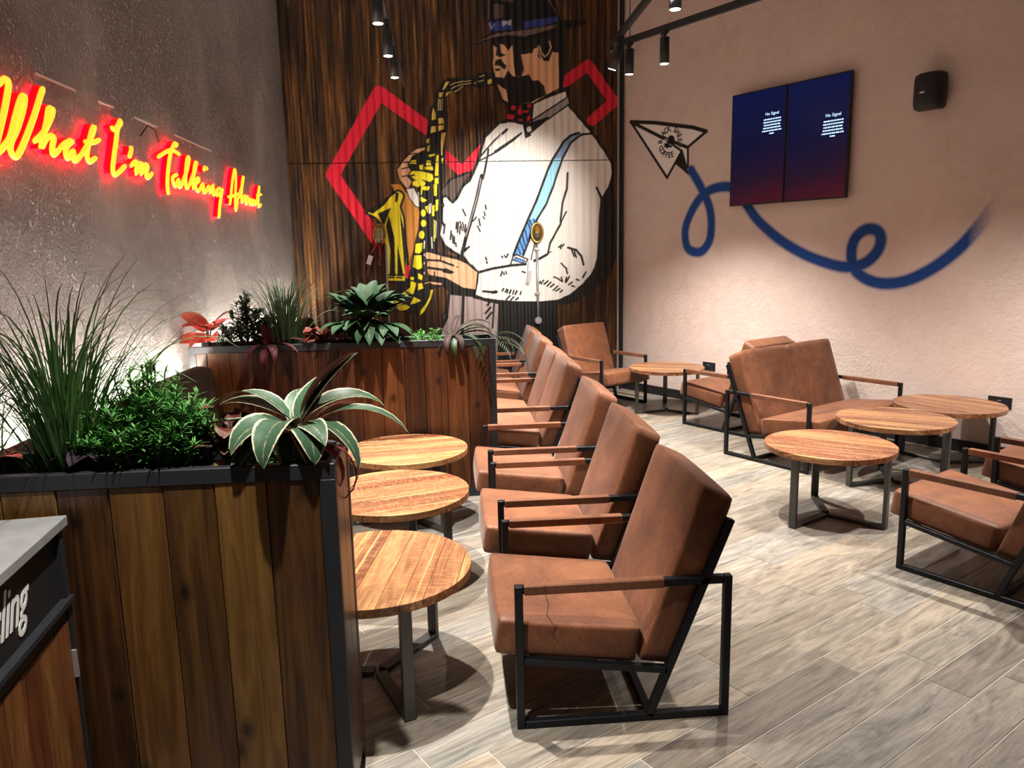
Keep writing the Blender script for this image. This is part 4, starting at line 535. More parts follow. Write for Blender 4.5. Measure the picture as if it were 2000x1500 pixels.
# ------------------------------------------------------------------ planters
def make_planter(name, x0, x1, y0, y1, zt, label, first, bmat):
    t = empty(name, ((x0+x1)/2,(y0+y1)/2,0)); tag(t, label, 'planter', 'wood-clad planter dividers')
    ox, oy = (x0+x1)/2, (y0+y1)/2; X0_, X1_, Y0_, Y1_ = x0-ox, x1-ox, y0-oy, y1-oy; r = .046; bt = .02
    MB().box(X0_+.02,X1_-.03,Y0_+.03,Y1_-.03,.02,zt-.14).build('core', M['black'], t)
    MB().box(X0_+.03,X1_-.035,Y0_+.035,Y1_-.035,zt-.139,zt-.055).build('soil', M['soil'], t)
    # vertical boards, front and back
    e = [X1_-r]; w = first
    while e[-1]-w > X0_+.03: e.append(e[-1]-w); w = .146+rng.uniform(-.006,.006)
    e.append(X0_+.02); e = e[::-1]
    for a, b in zip(e[:-1], e[1:]):
        dz = rng.uniform(0,.003)
        MB().box(a+.0013,b-.0013,Y0_+.006-dz,Y0_+.028,.06,zt-r).build('board', bmat, t, bevel=.0022)
        MB().box(a+.0013,b-.0013,Y1_-.028,Y1_-.006,.06,zt-r).build('board', bmat, t, bevel=.0022)
    n = 2; sw = (Y1_-Y0_-.06)/n
    for k in range(n):
        MB().box(X1_-.024,X1_-.002,Y0_+.03+k*sw+.0008,Y0_+.03+(k+1)*sw-.0008,.05,zt-.004).build('side_board', M['board'], t, bevel=.0015)
    MB().box(X0_,X1_,Y0_,Y0_+.03,zt-r,zt).build('top_rail', M['rail'], t, bevel=.002); MB().box(X0_,X1_,Y1_-.03,Y1_,zt-r,zt).build('top_rail', M['rail'], t, bevel=.002)
    MB().box(X1_-.028,X1_-.003,Y0_+.03,Y1_-.03,zt-.012,zt-.001).build('top_rail', M['rail'], t)
    for xx in (X0_, X1_-r):
        MB().box(xx,xx+r,Y0_,Y0_+.03,0,zt-r).build('corner_post', M['rail'], t, bevel=.002); MB().box(xx,xx+r,Y1_-.03,Y1_,0,zt-r).build('corner_post', M['rail'], t, bevel=.002)
    MB().box(X0_+r,X1_-r,Y0_,Y0_+.03,0,.06).build('base_rail', M['rail'], t); MB().box(X0_+r,X1_-r,Y1_-.03,Y1_,0,.06).build('base_rail', M['rail'], t)
    return t
make_planter('wooden_planter', XL+.02, -.347, 2.113, 2.40, 1.12, 'dark wooden planter divider in the left foreground, black metal edging', .150, M['board_olive'])
make_planter('wooden_planter', XL+.06, .297, 5.165, 5.47, 1.122, 'reddish wooden planter divider behind the left tables, black metal edging', .150, M['board'])
# ------------------------------------------------------------------ banquettes and cove light
def banquette(y0, y1, label):
    t = empty('banquette', (XL, y0, 0)); tag(t, label, 'bench', 'leather wall benches'); L = y1-y0
    MB().box(.12,.80,0,L,0,.25).build('plinth', M['black'], t)
    n = max(1, round(L/1.2))
    for k in range(n):
        a, b = L*k/n+.003, L*(k+1)/n-.003
        cushion([(.28,a,.25),(.84,a,.25),(.84,b,.25),(.28,b,.25),(.30,a,.44),(.84,a,.45),(.84,b,.45),(.30,b,.44)], .03, .012, 8).build('seat_cushion', M['leather_dark'], t, True)
        cushion([(.13,a,.25),(.28,a,.25),(.28,b,.25),(.13,b,.25),(.10,a,1.005),(.225,a,1.005),(.225,b,1.005),(.10,b,1.005)], .05, .012, 10).build('back_cushion', M['leather_dark'], t, True)
    MB().box(.02,.10,.0,L,.88,.90).build('cove_ledge', M['black'], t)
    s = MB().box(.03,.07,.02,L-.02,.901,.909).build('led_strip', M['led'], t)
    return t
banquette(2.43, 5.14, 'dark brown leather wall bench between the two planters, light glowing behind its back')
banquette(5.50, 9.0, 'dark brown leather wall bench beyond the far planter, light glowing behind its back')
# ------------------------------------------------------------------ recycling cabinet
cb = empty('recycling_cabinet', (-1.078,2.088,0), R(-6.6)*-1); tag(cb, 'wooden recycling cabinet with grey counter top at the lower left edge', 'cabinet')
cw_, cl_ = .60, 1.3
MB().box(-cw_,.0,-cl_,0,.984,1.012).build('counter_top', M['counter'], cb, bevel=.002)
MB().box(-cw_,-.03,-cl_,-.028,.05,.984).build('body', M['black'], cb)
MB().box(-.03,-.022,-cl_,-.028,.79,.984).build('fascia', M['black'], cb)
MB().box(-.03,.002,-cl_,-.022,.772,.79).build('ledge', M['rail'], cb, bevel=.002); MB().box(-.03,-.012,-cl_,-.024,.735,.772).build('door_rail', M['black'], cb)
MB().box(-.03,-.008,-.050,-.024,.04,.984).build('corner_post', M['rail'], cb)
dw = MB().box(-.03,-.024,-cl_,-.056,.07,.733).build('door', M['black'], cb)
yy = -.056
while yy > -cl_+.15:
    w = rng.uniform(.07,.11); MB().box(-.024,-.012+rng.uniform(0,.003),yy-w+.0012,yy,.075,.731).build('board', M['cabwood'], dw, bevel=.0012); yy -= w
MB().box(-.012,.002,-.060,-.052,.56,.64).build('hinge', M['grey_pipe'], dw)
tm = text_mesh('Recycling', .160, .0008, .6, .0015); vm = MB()
vm.add([(-.0205+v.co.z, v.co.x*.66-.455, .890+v.co.y*.95) for v in tm.vertices], [tuple(p.vertices) for p in tm.polygons]); bpy.data.meshes.remove(tm)
vm.build('lettering', M['white'], cb)
# ------------------------------------------------------------------ neon sign
NEON = [('W',[[3314,2395,3351,2423,3383,2437,3396,2424,3385,2390,3338,2302,3288,2222,3248,2159,3237,2132,3263,2135,3306,2164,3357,2204,3407,2279,3458,2354,3493,2392,3509,2387,3477,2327,3412,2241,3362,2189,3348,2152,3370,2131,3400,2141,3470,2211,3567,2324,3639,2419,3675,2462]]),('h',[[3544,2215,3618,2257,3670,2300,3722,2354,3735,2382,3701,2378,3672,2323,3631,2259,3594,2195,3638,2235,3696,2262,3715,2252,3693,2216,3686,2186,3704,2181,3757,2212]]),('a',[[3757,2212,3821,2247,3877,2266,3881,2259,3832,2235,3810,2202,3820,2179,3850,2190,3888,2222,3880,2180,3907,2179,3975,2219]]),('t',[[3975,2219,4042,2267,4126,2348,4141,2376,4104,2341,4052,2269,4023,2218,4046,2188,4120,2219],[4022,2282,4103,2289,4188,2315]]),('I',[[4350,2405,4377,2393,4436,2425,4467,2455,4469,2438,4423,2406,4384,2332,4338,2250,4305,2178,4326,2153,4406,2184,4473,2219]]),("'",[[4578,2337,4578,2310,4541,2272]]),('m',[[4556,2225,4621,2257,4644,2246,4609,2190,4677,2250,4715,2250,4680,2194,4762,2255,4794,2249,4761,2203,4780,2181,4859,2218]]),('T',[[4985,2326,5136,2377,5243,2401,5347,2394,5372,2384],[5309,2433,5339,2450,5301,2450,5246,2412,5187,2353,5122,2245,5092,2161,5100,2111]]),('a',[[5293,2252,5228,2235,5195,2211,5238,2173,5312,2222,5309,2174,5351,2184]]),('l',[[5351,2184,5497,2305,5562,2391,5515,2372,5449,2251,5449,2180,5498,2191]]),('k',[[5498,2191,5650,2310,5714,2381,5663,2345,5604,2239,5597,2181],[5606,2217,5718,2272,5721,2249,5640,2214,5683,2177,5741,2194]]),('i',[[5741,2194,5819,2241,5812,2183,5858,2180],[5865,2337,5895,2365,5956,2358]]),('n',[[5858,2180,5960,2236,5966,2189,6064,2251,6044,2183,6090,2186]]),('g',[[6233,2247,6135,2214,6147,2183,6240,2210,6296,2240,6258,2199,6188,2107,6140,2014]]),('A',[[6446,2194,6580,2209,6738,2242],[6475,2134,6540,2233,6625,2359,6709,2437,6710,2340,6655,2216,6632,2097,6728,2194]]),('b',[[6728,2194,6889,2315,6968,2402,6915,2359,6854,2244,6852,2178,6968,2246]]),('o',[[6968,2246,6982,2168,7052,2216,7043,2250]]),('u',[[7108,2235,7124,2177,7197,2226,7210,2175,7278,2225,7300,2181]]),('t',[[7300,2181,7385,2232,7511,2365,7440,2258,7428,2174,7532,2204],[7399,2276,7578,2299]])]
sg = empty('neon_sign', (XL,3.3,2.0)); tag(sg, 'glowing yellow and red neon script reading What I\'m Talking About', 'neon sign')
def ribbon(m, pts, w, x0, x1):
    """box-section strip following a path in the wall plane (y,z), between depths x0..x1"""
    n = len(pts); L = []
    for i, p in enumerate(pts):
        a = pts[max(i-1,0)]; b = pts[min(i+1,n-1)]; d = Vector((b[0]-a[0], b[1]-a[1])); d = d.normalized() if d.length > 1e-9 else Vector((1,0)); L.append(Vector((-d.y,d.x))*w/2)
    vs = []
    for p, o in zip(pts, L): vs += [(x0,p[0]+o.x,p[1]+o.y),(x0,p[0]-o.x,p[1]-o.y),(x1,p[0]-o.x,p[1]-o.y),(x1,p[0]+o.x,p[1]+o.y)]
    fs = [(4*i+k,4*i+(k+1)%4,4*i+4+(k+1)%4,4*i+4+k) for i in range(n-1) for k in range(4)]+[(3,2,1,0),(4*n-4,4*n-3,4*n-2,4*n-1)]
    m.add(vs, fs)
NEON = [(c, [s]) for c, S in NEON for s in (S if c == 'i' else [])]+[(c, S) for c, S in NEON if c != 'i']
for ch, strokes in NEON:
    y_, r_, b_ = MB(), MB(), MB()
    for s in strokes:
        p = [(s[i]/1000-3.3, s[i+1]/1000-2.0) for i in range(0, len(s), 2)]; sp = smooth_path(p, 3); rad = .0135 if ch not in 'A' else .0125
        q = [sp[0]]
        for k in sp[1:]:
            if math.hypot(k[0]-q[-1][0], k[1]-q[-1][1]) > .006: q.append(k)
        if len(q) < 2: q.append((q[0][0]+.01, q[0][1]))
        e0 = (q[0][0]*1.5-q[1][0]*.5, q[0][1]*1.5-q[1][1]*.5)
        y_.tube([(.052,k[0],k[1]) for k in q], [rad*.75]+[rad]*(len(q)-2)+[rad*.75], 6); ribbon(r_, q, rad*2.25, .016, .046); ribbon(b_, q, rad*1.6, .010, .0155)
    o = y_.build('letter', M['neon_yellow'], sg, True); r_.build('glow_side', M['neon_red'], o); b_.build('halo_strip', M['halo_glow'], o)  # the rear strip is added between letter and wall for the halo
cbm = MB().tube([(.008,1.55,.43),(.03,1.62,.50),(.025,1.75,.50),(.006,1.86,.44)], .004, 6).build('cable', M['black'], sg, True)
# ------------------------------------------------------------------ screens, speaker, outlets on the right wall
def wall_frame(o, s, z, off): # local x along wall towards viewer, y out of the wall into the room, z up
    o.location = rw(s, z, off); o.rotation_euler = (0,0,math.atan2(DY,DX)+PI)   # x reversed so that +y faces the room
    return o
def monitor(sc, label, zt):
    t = empty('wall_screen'); wall_frame(t, sc, 2.122, 0); tag(t, label, 'screen', 'portrait screens showing no signal'); w, h = .635, 1.08
    MB().box(-w/2+.002,w/2-.002,.035,.075,0,h).build('housing', M['black'], t, bevel=.003)
    MB().box(-.12,.12,0,.035,.3,.8).build('wall_bracket', M['black'], t)
    d = MB().box(-w/2+.014,w/2-.014,.075,.0765,.014,h-.014).build('display', M['screen'], t)
    txt = MB(); tm = text_mesh('No Signal', .040, .0002)
    cx_ = -.16
    txt.add([(cx_-v.co.x, .0768+v.co.z, zt+v.co.y) for v in tm.vertices], [tuple(p.vertices) for p in tm.polygons]); bpy.data.meshes.remove(tm)
    txt.build('title_text', M['screen_text'], d)
    r2 = random.Random(4)
    for k, (l, dx) in enumerate(((.20,0),(.20,.0),(.185,0),(.195,0),(.215,0),(.05,0))):
        zz = zt-.050-k*.0265; ln = MB(); x = -l/2
        while x < l/2-.004:
            ww = min(r2.uniform(.010,.035), l/2-x); ln.box(cx_+x,cx_+x+ww,.0766,.0769,zz-.006,zz+.006); x += ww+.005
        ln.build('text_line', M['screen_text'], d)
    return t
monitor(-4.832, 'left of the two portrait wall screens, dark blue with small no-signal text', .84)
monitor(-4.193, 'right of the two portrait wall screens, dark blue with a red glow low down', .73)
sp = empty('wall_speaker'); wall_frame(sp, -3.19, 2.90, 0); tag(sp, 'black rounded loudspeaker on the pink wall right of the screens', 'speaker')
prof = [(-.115,.05),(-.115,.10),(-.105,.145),(-.07,.175),(0,.185),(.07,.175),(.105,.145),(.115,.10),(.115,.05)]
mb = MB(); zz = [(-.14,.80),(-.125,.95),(-.08,1.0),(.08,1.0),(.125,.95),(.14,.80)]
for z, k in zz: mb.v += [(x*k, .05+(y-.05)*k, z) for x, y in prof]
n = len(prof); mb.f = [(i*n+j, i*n+j+1, (i+1)*n+j+1, (i+1)*n+j) for i in range(len(zz)-1) for j in range(n-1)]+[tuple(range(n-1,-1,-1)), tuple(range((len(zz)-1)*n, len(zz)*n))]+[(i*n+n-1,i*n,(i+1)*n,(i+1)*n+n-1) for i in range(len(zz)-1)]
mb.build('cabinet', M['black'], sp, True)
MB().box(-.03,.03,0,.055,-.05,.05).build('wall_bracket', M['black'], sp); MB().box(.0,.035,.1855,.187,-.018,-.008).build('badge', M['white'], sp)
def outlet(s, z, label):
    t = empty('socket_plate'); wall_frame(t, s, z, 0); tag(t, label, 'socket', 'black wall sockets')
    MB().box(-.085,.085,0,.009,-.044,.044).build('plate', M['black'], t, bevel=.002)
    for x in (-.042,.042): MB().box(x-.022,x+.022,.009,.0125,-.024,.024).build('insert', M['rail'], t)
    MB().box(-.012,.020,.009,.0115,.010,.018).build('marking', M['grey_pipe'], t)
outlet(-5.42, .425, 'black wall socket low on the right wall behind the far corner table')
outlet(-2.52, .455, 'black wall socket low on the right wall behind the table by the wall')
# ------------------------------------------------------------------ bulkhead lamps on the mural
def bulkhead(x, z, caged, label):
    t = empty('bulkhead_lamp', (x, YB-.03, z)); tag(t, label, 'wall lamp', 'brass bulkhead lamps')
    def oval(a, b, n=20): return [(a*math.cos(2*PI*k/n), b*math.sin(2*PI*k/n)) for k in range(n)]
    m = MB(); o = oval(.078,.125); i = oval(.056,.100); n = 20
    vs = [(p[0],0,p[1]) for p in o]+[(p[0],-.035,p[1]) for p in o]+[(p[0],-.035,p[1]) for p in i]+[(p[0],-.008,p[1]) for p in i]
    m.add(vs, [(r*n+k, r*n+(k+1)%n, (r+1)*n+(k+1)%n, (r+1)*n+k) for r in range(3) for k in range(n)]+[tuple(range(3*n,4*n))]); m.build('housing', M['brass'], t, True)
    if caged:
        g = MB(); rings = [(1.0,-.03),(.95,-.07),(.75,-.10),(.3,-.115)]
        for k, y in rings: g.v += [(p[0]*.95*k, y, p[1]*.95*k) for p in i]
        g.f = [(r*n+q, r*n+(q+1)%n, (r+1)*n+(q+1)%n, (r+1)*n+q) for r in range(3) for q in range(n)]+[tuple(range(3*n,4*n))]; g.build('glass', M['counter'], t, True)
        c = MB()
        for zc in (-.055,.055): c.tube([(-.068,-.02,zc),(-.06,-.09,zc),(0,-.118,zc),(.06,-.09,zc),(.068,-.02,zc)], .006, 6)
        for xc in (-.035,0,.035): c.tube([(xc,-.02,-.118),(xc,-.09,-.085),(xc,-.122,0),(xc,-.09,.085),(xc,-.02,.118)], .006, 6)
        c.build('cage', M['brass'], t, True)
    else:
        MB().box(-.02,.02,-.03,-.008,-.06,.0).build('terminal_block', M['black'], t); MB().tube([(0,-.02,-.05),(.01,-.03,-.09),(-.02,-.03,-.16)], .004, 6).build('wire', M['black'], t, True)
    return t
bulkhead(-.807, 1.944, True, 'caged brass bulkhead lamp in front of the painted saxophone bell')
bulkhead(1.052, 1.93, False, 'open brass bulkhead lamp without glass on the painted white shirt')
cp = empty('conduit_pipe', (1.052, YB-.035, .86)); tag(cp, 'grey metal conduit pipe running down the painted shirt to a round box', 'conduit')
MB().tube([(0,0,.05),(0,0,.94)], .0135, 10).build('pipe', M['grey_pipe'], cp, True)
b_ = MB(); b_.lathe([(.045,0),(.045,.03),(.036,.038)], (0,0,0), 16); ob = b_.build('junction_box', M['grey_pipe'], cp); ob.rotation_euler = (PI/2,0,0); ob.location = (0,.01,.02)
for z in (.35,.88): MB().box(-.03,.03,-.018,.02,z-.012,z+.012).build('clip', M['grey_pipe'], cp)
cp = empty('conduit_pipe', (-.745, YB-.035, .9)); tag(cp, 'grey metal conduit pipe beside the painted saxophone bell below the caged lamp', 'conduit')
MB().tube([(0,0,0),(0,0,.93)], .012, 10).build('pipe', M['grey_pipe'], cp, True)
tg = empty('wiring_tag', (-.86, YB-.07, 1.84)); tag(tg, 'bundle of red and black cable ends with a silver tag under the caged lamp', 'cable')
MB().tube([(.05,.02,0),(.0,0,-.03),(-.05,-.01,-.10)], .016, 8).build('red_sleeve', M['red_cable'], tg, True); MB().tube([(.07,.02,0),(.05,0,-.05),(.045,0,-.18)], .016, 8).build('red_sleeve', M['red_cable'], tg, True)
MB().tube([(-.04,0,-.09),(-.075,0,-.22),(-.10,0,-.38)], .022, 8).build('black_cable', M['brown_tag'], tg, True); MB().tube([(.045,0,-.17),(.03,0,-.26)], .022, 8).build('black_cable', M['brown_tag'], tg, True)
MB().bar((-.055,-.024,-.14),(-.09,-.024,-.24), .055, .012, (0,1,0)).build('silver_label', M['white'], tg)
MB().tube([(-.02,0,-.01),(-.10,0,-.07),(-.13,0,-.2)], .0035, 6).build('wire', M['red_cable'], tg, True)
tg = empty('wiring_tag', (1.03, YB-.06, 1.80)); tag(tg, 'white paper tag hanging by a cable below the open brass lamp', 'cable')
MB().tube([(.0,0,.03),(-.04,0,-.12),(-.055,0,-.2)], .005, 6).build('wire', M['black'], tg, True); MB().bar((-.055,0,-.19),(-.07,0,-.33), .055, .006, (0,1,0)).build('paper_label', M['white'], tg); MB().bar((-.07,.0,-.32),(-.10,.0,-.47), .045, .01, (0,1,0)).build('cable_end', M['grey_pipe'], tg)
# ------------------------------------------------------------------ lighting tracks and spots
ZR = 3.50
def track(a, b, label):
    t = empty('light_track', (a[0],a[1],ZR)); tag(t, label, 'light track', 'black hanging light tracks'); d = Vector((b[0]-a[0], b[1]-a[1], 0))
    MB().bar((0,0,0), d, .036, .05).build('rail', M['black'], t)
    L = d.length; k = max(2, int(L/1.6))
    for i in range(k+1):
        p = d*((i+.12)/(k+.24)); MB().tube([p+Vector((0,0,.02)), p+Vector((0,0,ZC-ZR))], .004, 6).build('hanger', M['black'], t)
def spot(x, y, label, tilt=(0,0), power=1.0, angle=68, lens_z=3.24):
    t = empty('track_spotlight', (x,y,ZR-.027)); tag(t, label, 'spotlight', 'black track spotlights')
    MB().box(-.018,.018,-.06,.06,-.02,.0).build('adapter', M['black'], t); MB().tube([(0,0,-.02),(0,0,-.05)], .012, 8).build('stem', M['black'], t)
    rot = (tilt[0], tilt[1], 0)
    c = MB(); c.lathe([(.036,-.205),(.039,-.205),(.039,0),(.030,.004)], n=20)
    # open-ended can: inner reflector ring and recessed lens
    o = c.build('can', M['black'], t, True); o.location = (0,0,-.045); o.rotation_euler = rot
    ln = MB().lathe([(.0335,-.2065),(.0335,-.2055)], n=20).build('lens', M['lens'], o)
    ld = bpy.data.lights.new('spot_lamp', 'SPOT'); ld.energy = SPOT_W*power; ld.spot_size = R(angle); ld.spot_blend = .75; ld.shadow_soft_size = .03; ld.color = (1.0,.93,.84)
    lo = bpy.data.objects.new('spot_lamp', ld); link(lo, o); lo.location = (0,0,-.235)
    return t
J = (1.535, 7.03)
track((-.42,-1.5), (-.42,8.6), 'black light track hanging over the left tables')
R1e = Vector(J)+Vector((DX,DY))*6.5
track(J, (R1e.x,R1e.y), 'black light track running parallel to the pink wall')
track((J[0]-.03,J[1]), (J[0]-.03,-1.5), 'black light track running over the aisle towards the viewer')
jb = empty('track_joint', (J[0],J[1],ZR-.02)); tag(jb, 'black corner joint where two light tracks meet near the mural', 'track joint')
MB().box(-.045,.045,-.05,.05,-.04,.05).build('housing', M['black'], jb, bevel=.006); MB().box(-.02,.02,-.045,.045,-.055,-.04).build('cover', M['black'], jb)
SPOTS = [
 (-.40, 3.28, 'track spotlight over the nearest left table'),
 (-.40, 4.45, 'track spotlight over the middle left table'),
 (-.42, 5.42, 'track spotlight over the far left planter, highest of the three seen against the mural', (0,0), .8),
 (-.42, 6.26, 'track spotlight, middle of the three seen against the rusty mural', (0,0), .7),
 (-.42, 6.99, 'track spotlight, lowest of the three seen against the rusty mural', (0,0), .6),
 (-.42, 1.60, 'track spotlight above the front of the left planter', (0,0), .5),
 (1.63, 6.88, 'track spotlight closest to the corner joint, on the track along the pink wall', (R(4),0), .55, 96),
 (1.84, 6.52, 'track spotlight second from the corner joint, on the track along the pink wall', (0,0), .6, 100),
 (2.926, 4.716, 'track spotlight over the right tables, hanging just above the picture', (0,0), .28, 106),
 (3.54, 3.69, 'track spotlight over the right armchairs', (0,0), .58, 108),
 (1.505, 6.72, 'track spotlight beside the corner joint, slightly tilted to the left', (R(12),R(16)), .8),
 (1.505, 4.72, 'track spotlight over the aisle turned towards the painted white shirt', (R(69),R(29)), 1.7, 34),
 (1.505, 5.10, 'track spotlight with bright lens at the top edge of the photo', (0,0), .7),
 (1.505, 3.80, 'track spotlight over the middle of the aisle', (0,0), .52),
]

for s in SPOTS: spot(*s)
# ------------------------------------------------------------------ plants
def leaf_into(m, base, az, el, L, W, droop=1.0, seg=8, fold=.25, twist=0.0, prof=None, wave=0.0, roll=0.0, late=False):
    """curved leaf blade with a folded midrib; UV x = across (-1..1), y = along"""
    if m.uv is None: m.uv = []
    p = Vector(base); vs = []; step = L/seg; e = el
    for i in range(seg+1):
        t = i/seg; d = Vector((math.cos(az)*math.cos(e), math.sin(az)*math.cos(e), math.sin(e)))
        side = Vector((-math.sin(az), math.cos(az), 0)); up = side.cross(d)*-1
        a = roll+twist*t; s2 = side*math.cos(a)+up*math.sin(a); u2 = up*math.cos(a)-side*math.sin(a)
        w = W/2*(prof(t) if prof else math.sin(PI*min(1,max(0,t))**.8)**.75)
        w = max(w, .0008); f = fold*w
        wv = wave*w*math.sin(t*14)
        for k, u in enumerate((-1,-.5,0,.5,1)): vs.append(p + s2*w*u + u2*(abs(u)*f+(wv if abs(u)==1 else 0)))
        for u in (-1,-.5,0,.5,1): m.uv.append((u, t))
        p = p + d*step; e -= droop/seg*((1+t) if not late else 3.4*max(0,t-.18)**1.2)
    fs = [(5*i+k,5*i+k+1,5*i+6+k,5*i+5+k) for i in range(seg) for k in range(4)]
    m.add(vs, fs)
def plant(name, loc, label, cat='plant', group=None):
    t = empty(name, loc); tag(t, label, cat, group); return t
def leaves(t, specs, material, prng, fold=.25, prof=None, wave=0.0, stem=True, seg=8, name='leaf', roll=0.0):
    st = MB()
    for az, el, L, W, droop, h in specs:
        m = MB(); b = (math.cos(az)*.015, math.sin(az)*.015, h); leaf_into(m, b, az, el, L, W, droop, seg, fold, prng.uniform(-.3,.3), prof, wave, prng.uniform(-roll,roll)); m.build(name, material, t, True)
        if stem: st.tube([(0,0,-.06), (b[0]*.5,b[1]*.5,h*.5), b], .004, 5)
    if stem: st.build('stems', M['stem'], t, True)
def grass(name, loc, n, hmin, hmax, w, material, spread, droop, label, seed, lean=(0,0), cat='plant'):
    r = random.Random(seed); t = plant(name, loc, label, cat, 'ornamental grasses'); m = MB()
    for i in range(n):
        az = r.uniform(0, 2*PI); rr = abs(r.gauss(0,.035)); L = r.uniform(hmin,hmax)
        fr_ = math.sin(az) < -.25; L *= .8 if fr_ else 1.0; dk = .45 if fr_ else 1.0
        leaf_into(m, (math.cos(az)*rr+r.gauss(0,.012), math.sin(az)*rr*.7, -.07), az+r.gauss(0,.35), PI/2-abs(r.gauss(0,spread))-.05, L, w*r.uniform(.7,1.2), droop*dk*r.uniform(.3,1.5), 10, .35, r.uniform(-.6,.6), lambda q: (1-q)**.45*(.55+.45*min(1,q*6)), 0, 0, True)
    tag(m.build('blades', material, t, True), kind='stuff'); return t
def needles(name, loc, label, n_stem, h, rad, nl, nw, material, seed, per=60, droop=.2, flat=.75):
    r = random.Random(seed); t = plant(name, loc, label); m = MB(); s = MB()
    for i in range(n_stem):
        az = r.uniform(0,2*PI); ro = rad*math.sqrt(r.random()); top = Vector((math.cos(az)*ro, math.sin(az)*ro*flat, h*r.uniform(.62,1)*(1-.55*(ro/rad)**2))); b = Vector((top.x*.4, top.y*.4, -.07))
        mid = (b+top)/2+Vector((0,0,.03)); pts = [b, mid, top]; s.tube(pts, .0022, 4)
        for k in range(per):
            q = .3+.7*r.random()**.7; p = b.lerp(mid, q*2) if q < .5 else mid.lerp(top, q*2-1); a2 = r.uniform(0,2*PI)
            leaf_into(m, p, a2, r.uniform(-.1,1.1)*(.4+.6*q), nl*r.uniform(.6,1.15), nw, droop, 2, .3)
    s.build('stems', M['stem'], t); tag(m.build('foliage', material, t, True), kind='stuff'); return t
pr = random.Random(21)
ZP = 1.065
# front planter, left to right
grass('grass_plant', (-1.14,2.25,ZP+.02), 330, .30, .78, .0088, M['leaf_grass'], .22, 2.5, 'tall arching green grass plant in the front planter, leftmost', 3)
grass('grass_plant', (-1.42,2.24,ZP+.02), 120, .25, .6, .009, M['leaf_grass'], .25, 2.4, 'green grass clump at the far left end of the front planter, partly out of view', 5)
needles('rosemary_bush', (-.895,2.245,ZP), 'bushy bright green fine-leaved shrub in the middle of the front planter', 120, .36, .20, .040, .0066, M['leaf_green'], 8, 60)
t = plant('begonia', (-.675,2.25,ZP), 'red and green patterned begonia between the shrub and the variegated plant')
leaves(t, [(pr.uniform(0,6.28), pr.uniform(.4,1.2), pr.uniform(.07,.105), pr.uniform(.05,.07), 1.1, pr.uniform(.03,.17)) for _ in range(30)], M['leaf_begonia'], pr, .2, None, .3)
t = plant('variegated_plant', (-.475,2.25,ZP+.03), 'large cream-edged variegated leaf plant hanging over the right end of the front planter')
VS = [(2.9,0.62,0.304,0.093,0.88,0.1),(3.25,0.25,0.263,0.083,0.48,0.09),(2.75,0.15,0.231,0.075,0.4,0.06),(0.15,0.95,0.252,0.083,0.48,0.1),(0.3,0.6,0.315,0.09,1.2,0.1),(-0.2,0.45,0.326,0.093,1.36,0.09),(-0.5,0.35,0.284,0.083,1.52,0.07),(-1.2,0.55,0.252,0.108,1.6,0.1),(-1.75,0.6,0.263,0.117,1.52,0.1),(-2.2,0.45,0.273,0.108,1.6,0.08),(-2.5,0.15,0.21,0.093,1.2,0.06),(-1.0,0.2,0.179,0.09,1.6,0.04),(1.4,0.8,0.21,0.09,0.8,0.1),(1.9,0.7,0.21,0.083,0.8,0.08),(-0.8,0.7,0.21,0.075,1.36,0.1),(0.7,0.5,0.252,0.075,0.96,0.08),(-1.5,0.1,0.168,0.098,1.76,0.05)]
VS = [(a+pr.uniform(-.2,.2), e+pr.uniform(-.15,.2), L*pr.uniform(.85,1.12), W*pr.uniform(.85,1.1), d*pr.uniform(.75,1.2), h+pr.uniform(-.02,.05)) for a,e,L,W,d,h in VS]+[(.25,1.0,.27,.07,.3,.12),(2.85,.85,.27,.085,1.2,.13)]
leaves(t, VS, M['leaf_varieg'], pr, .22, lambda q: math.sin(PI*q**.75)**.8, 0, True, 10, 'leaf', .35)
leaves(t, [(-.05,.25,.30,.035,2.1,.06),(.1,.1,.32,.032,2.2,.05),(-.35,.15,.27,.035,2.3,.05),(2.9,.3,.2,.04,.8,.06)], M['leaf_varieg_red'], pr, .3, lambda q: math.sin(PI*q**.7)**.8, 0, False, 10)
t = plant('purple_leaf_plant', (-1.03,2.235,ZP), 'dark purple broad-leaved plant low at the edge of the front planter')
leaves(t, [(-2.6,.75,.15,.085,1.3,.06),(-1.9,.9,.13,.08,1.4,.06),(-.6,.8,.16,.07,1.2,.06),(-3.0,.5,.18,.09,.9,.06),(-.2,1.0,.15,.06,.8,.06),(-1.3,.9,.12,.07,1.2,.06)], M['leaf_purple'], pr, .2)
t = plant('red_leaf_plant', (-1.33,2.21,ZP), 'small red-leaved plant at the left edge of the front planter')
leaves(t, [(-2.2,.6,.13,.06,1.4,.06),(-1.2,.6,.13,.055,1.5,.06),(-.4,.7,.12,.05,.9,.07),(.6,.8,.12,.05,.9,.07),(-2.9,.6,.12,.05,.9,.07)], M['leaf_pink'], pr, .2)
needles('filler_fern', (-.60,2.29,ZP), 'low green filler foliage behind the begonia in the front planter', 12, .17, .10, .03, .005, M['leaf_green'], 18, 34)
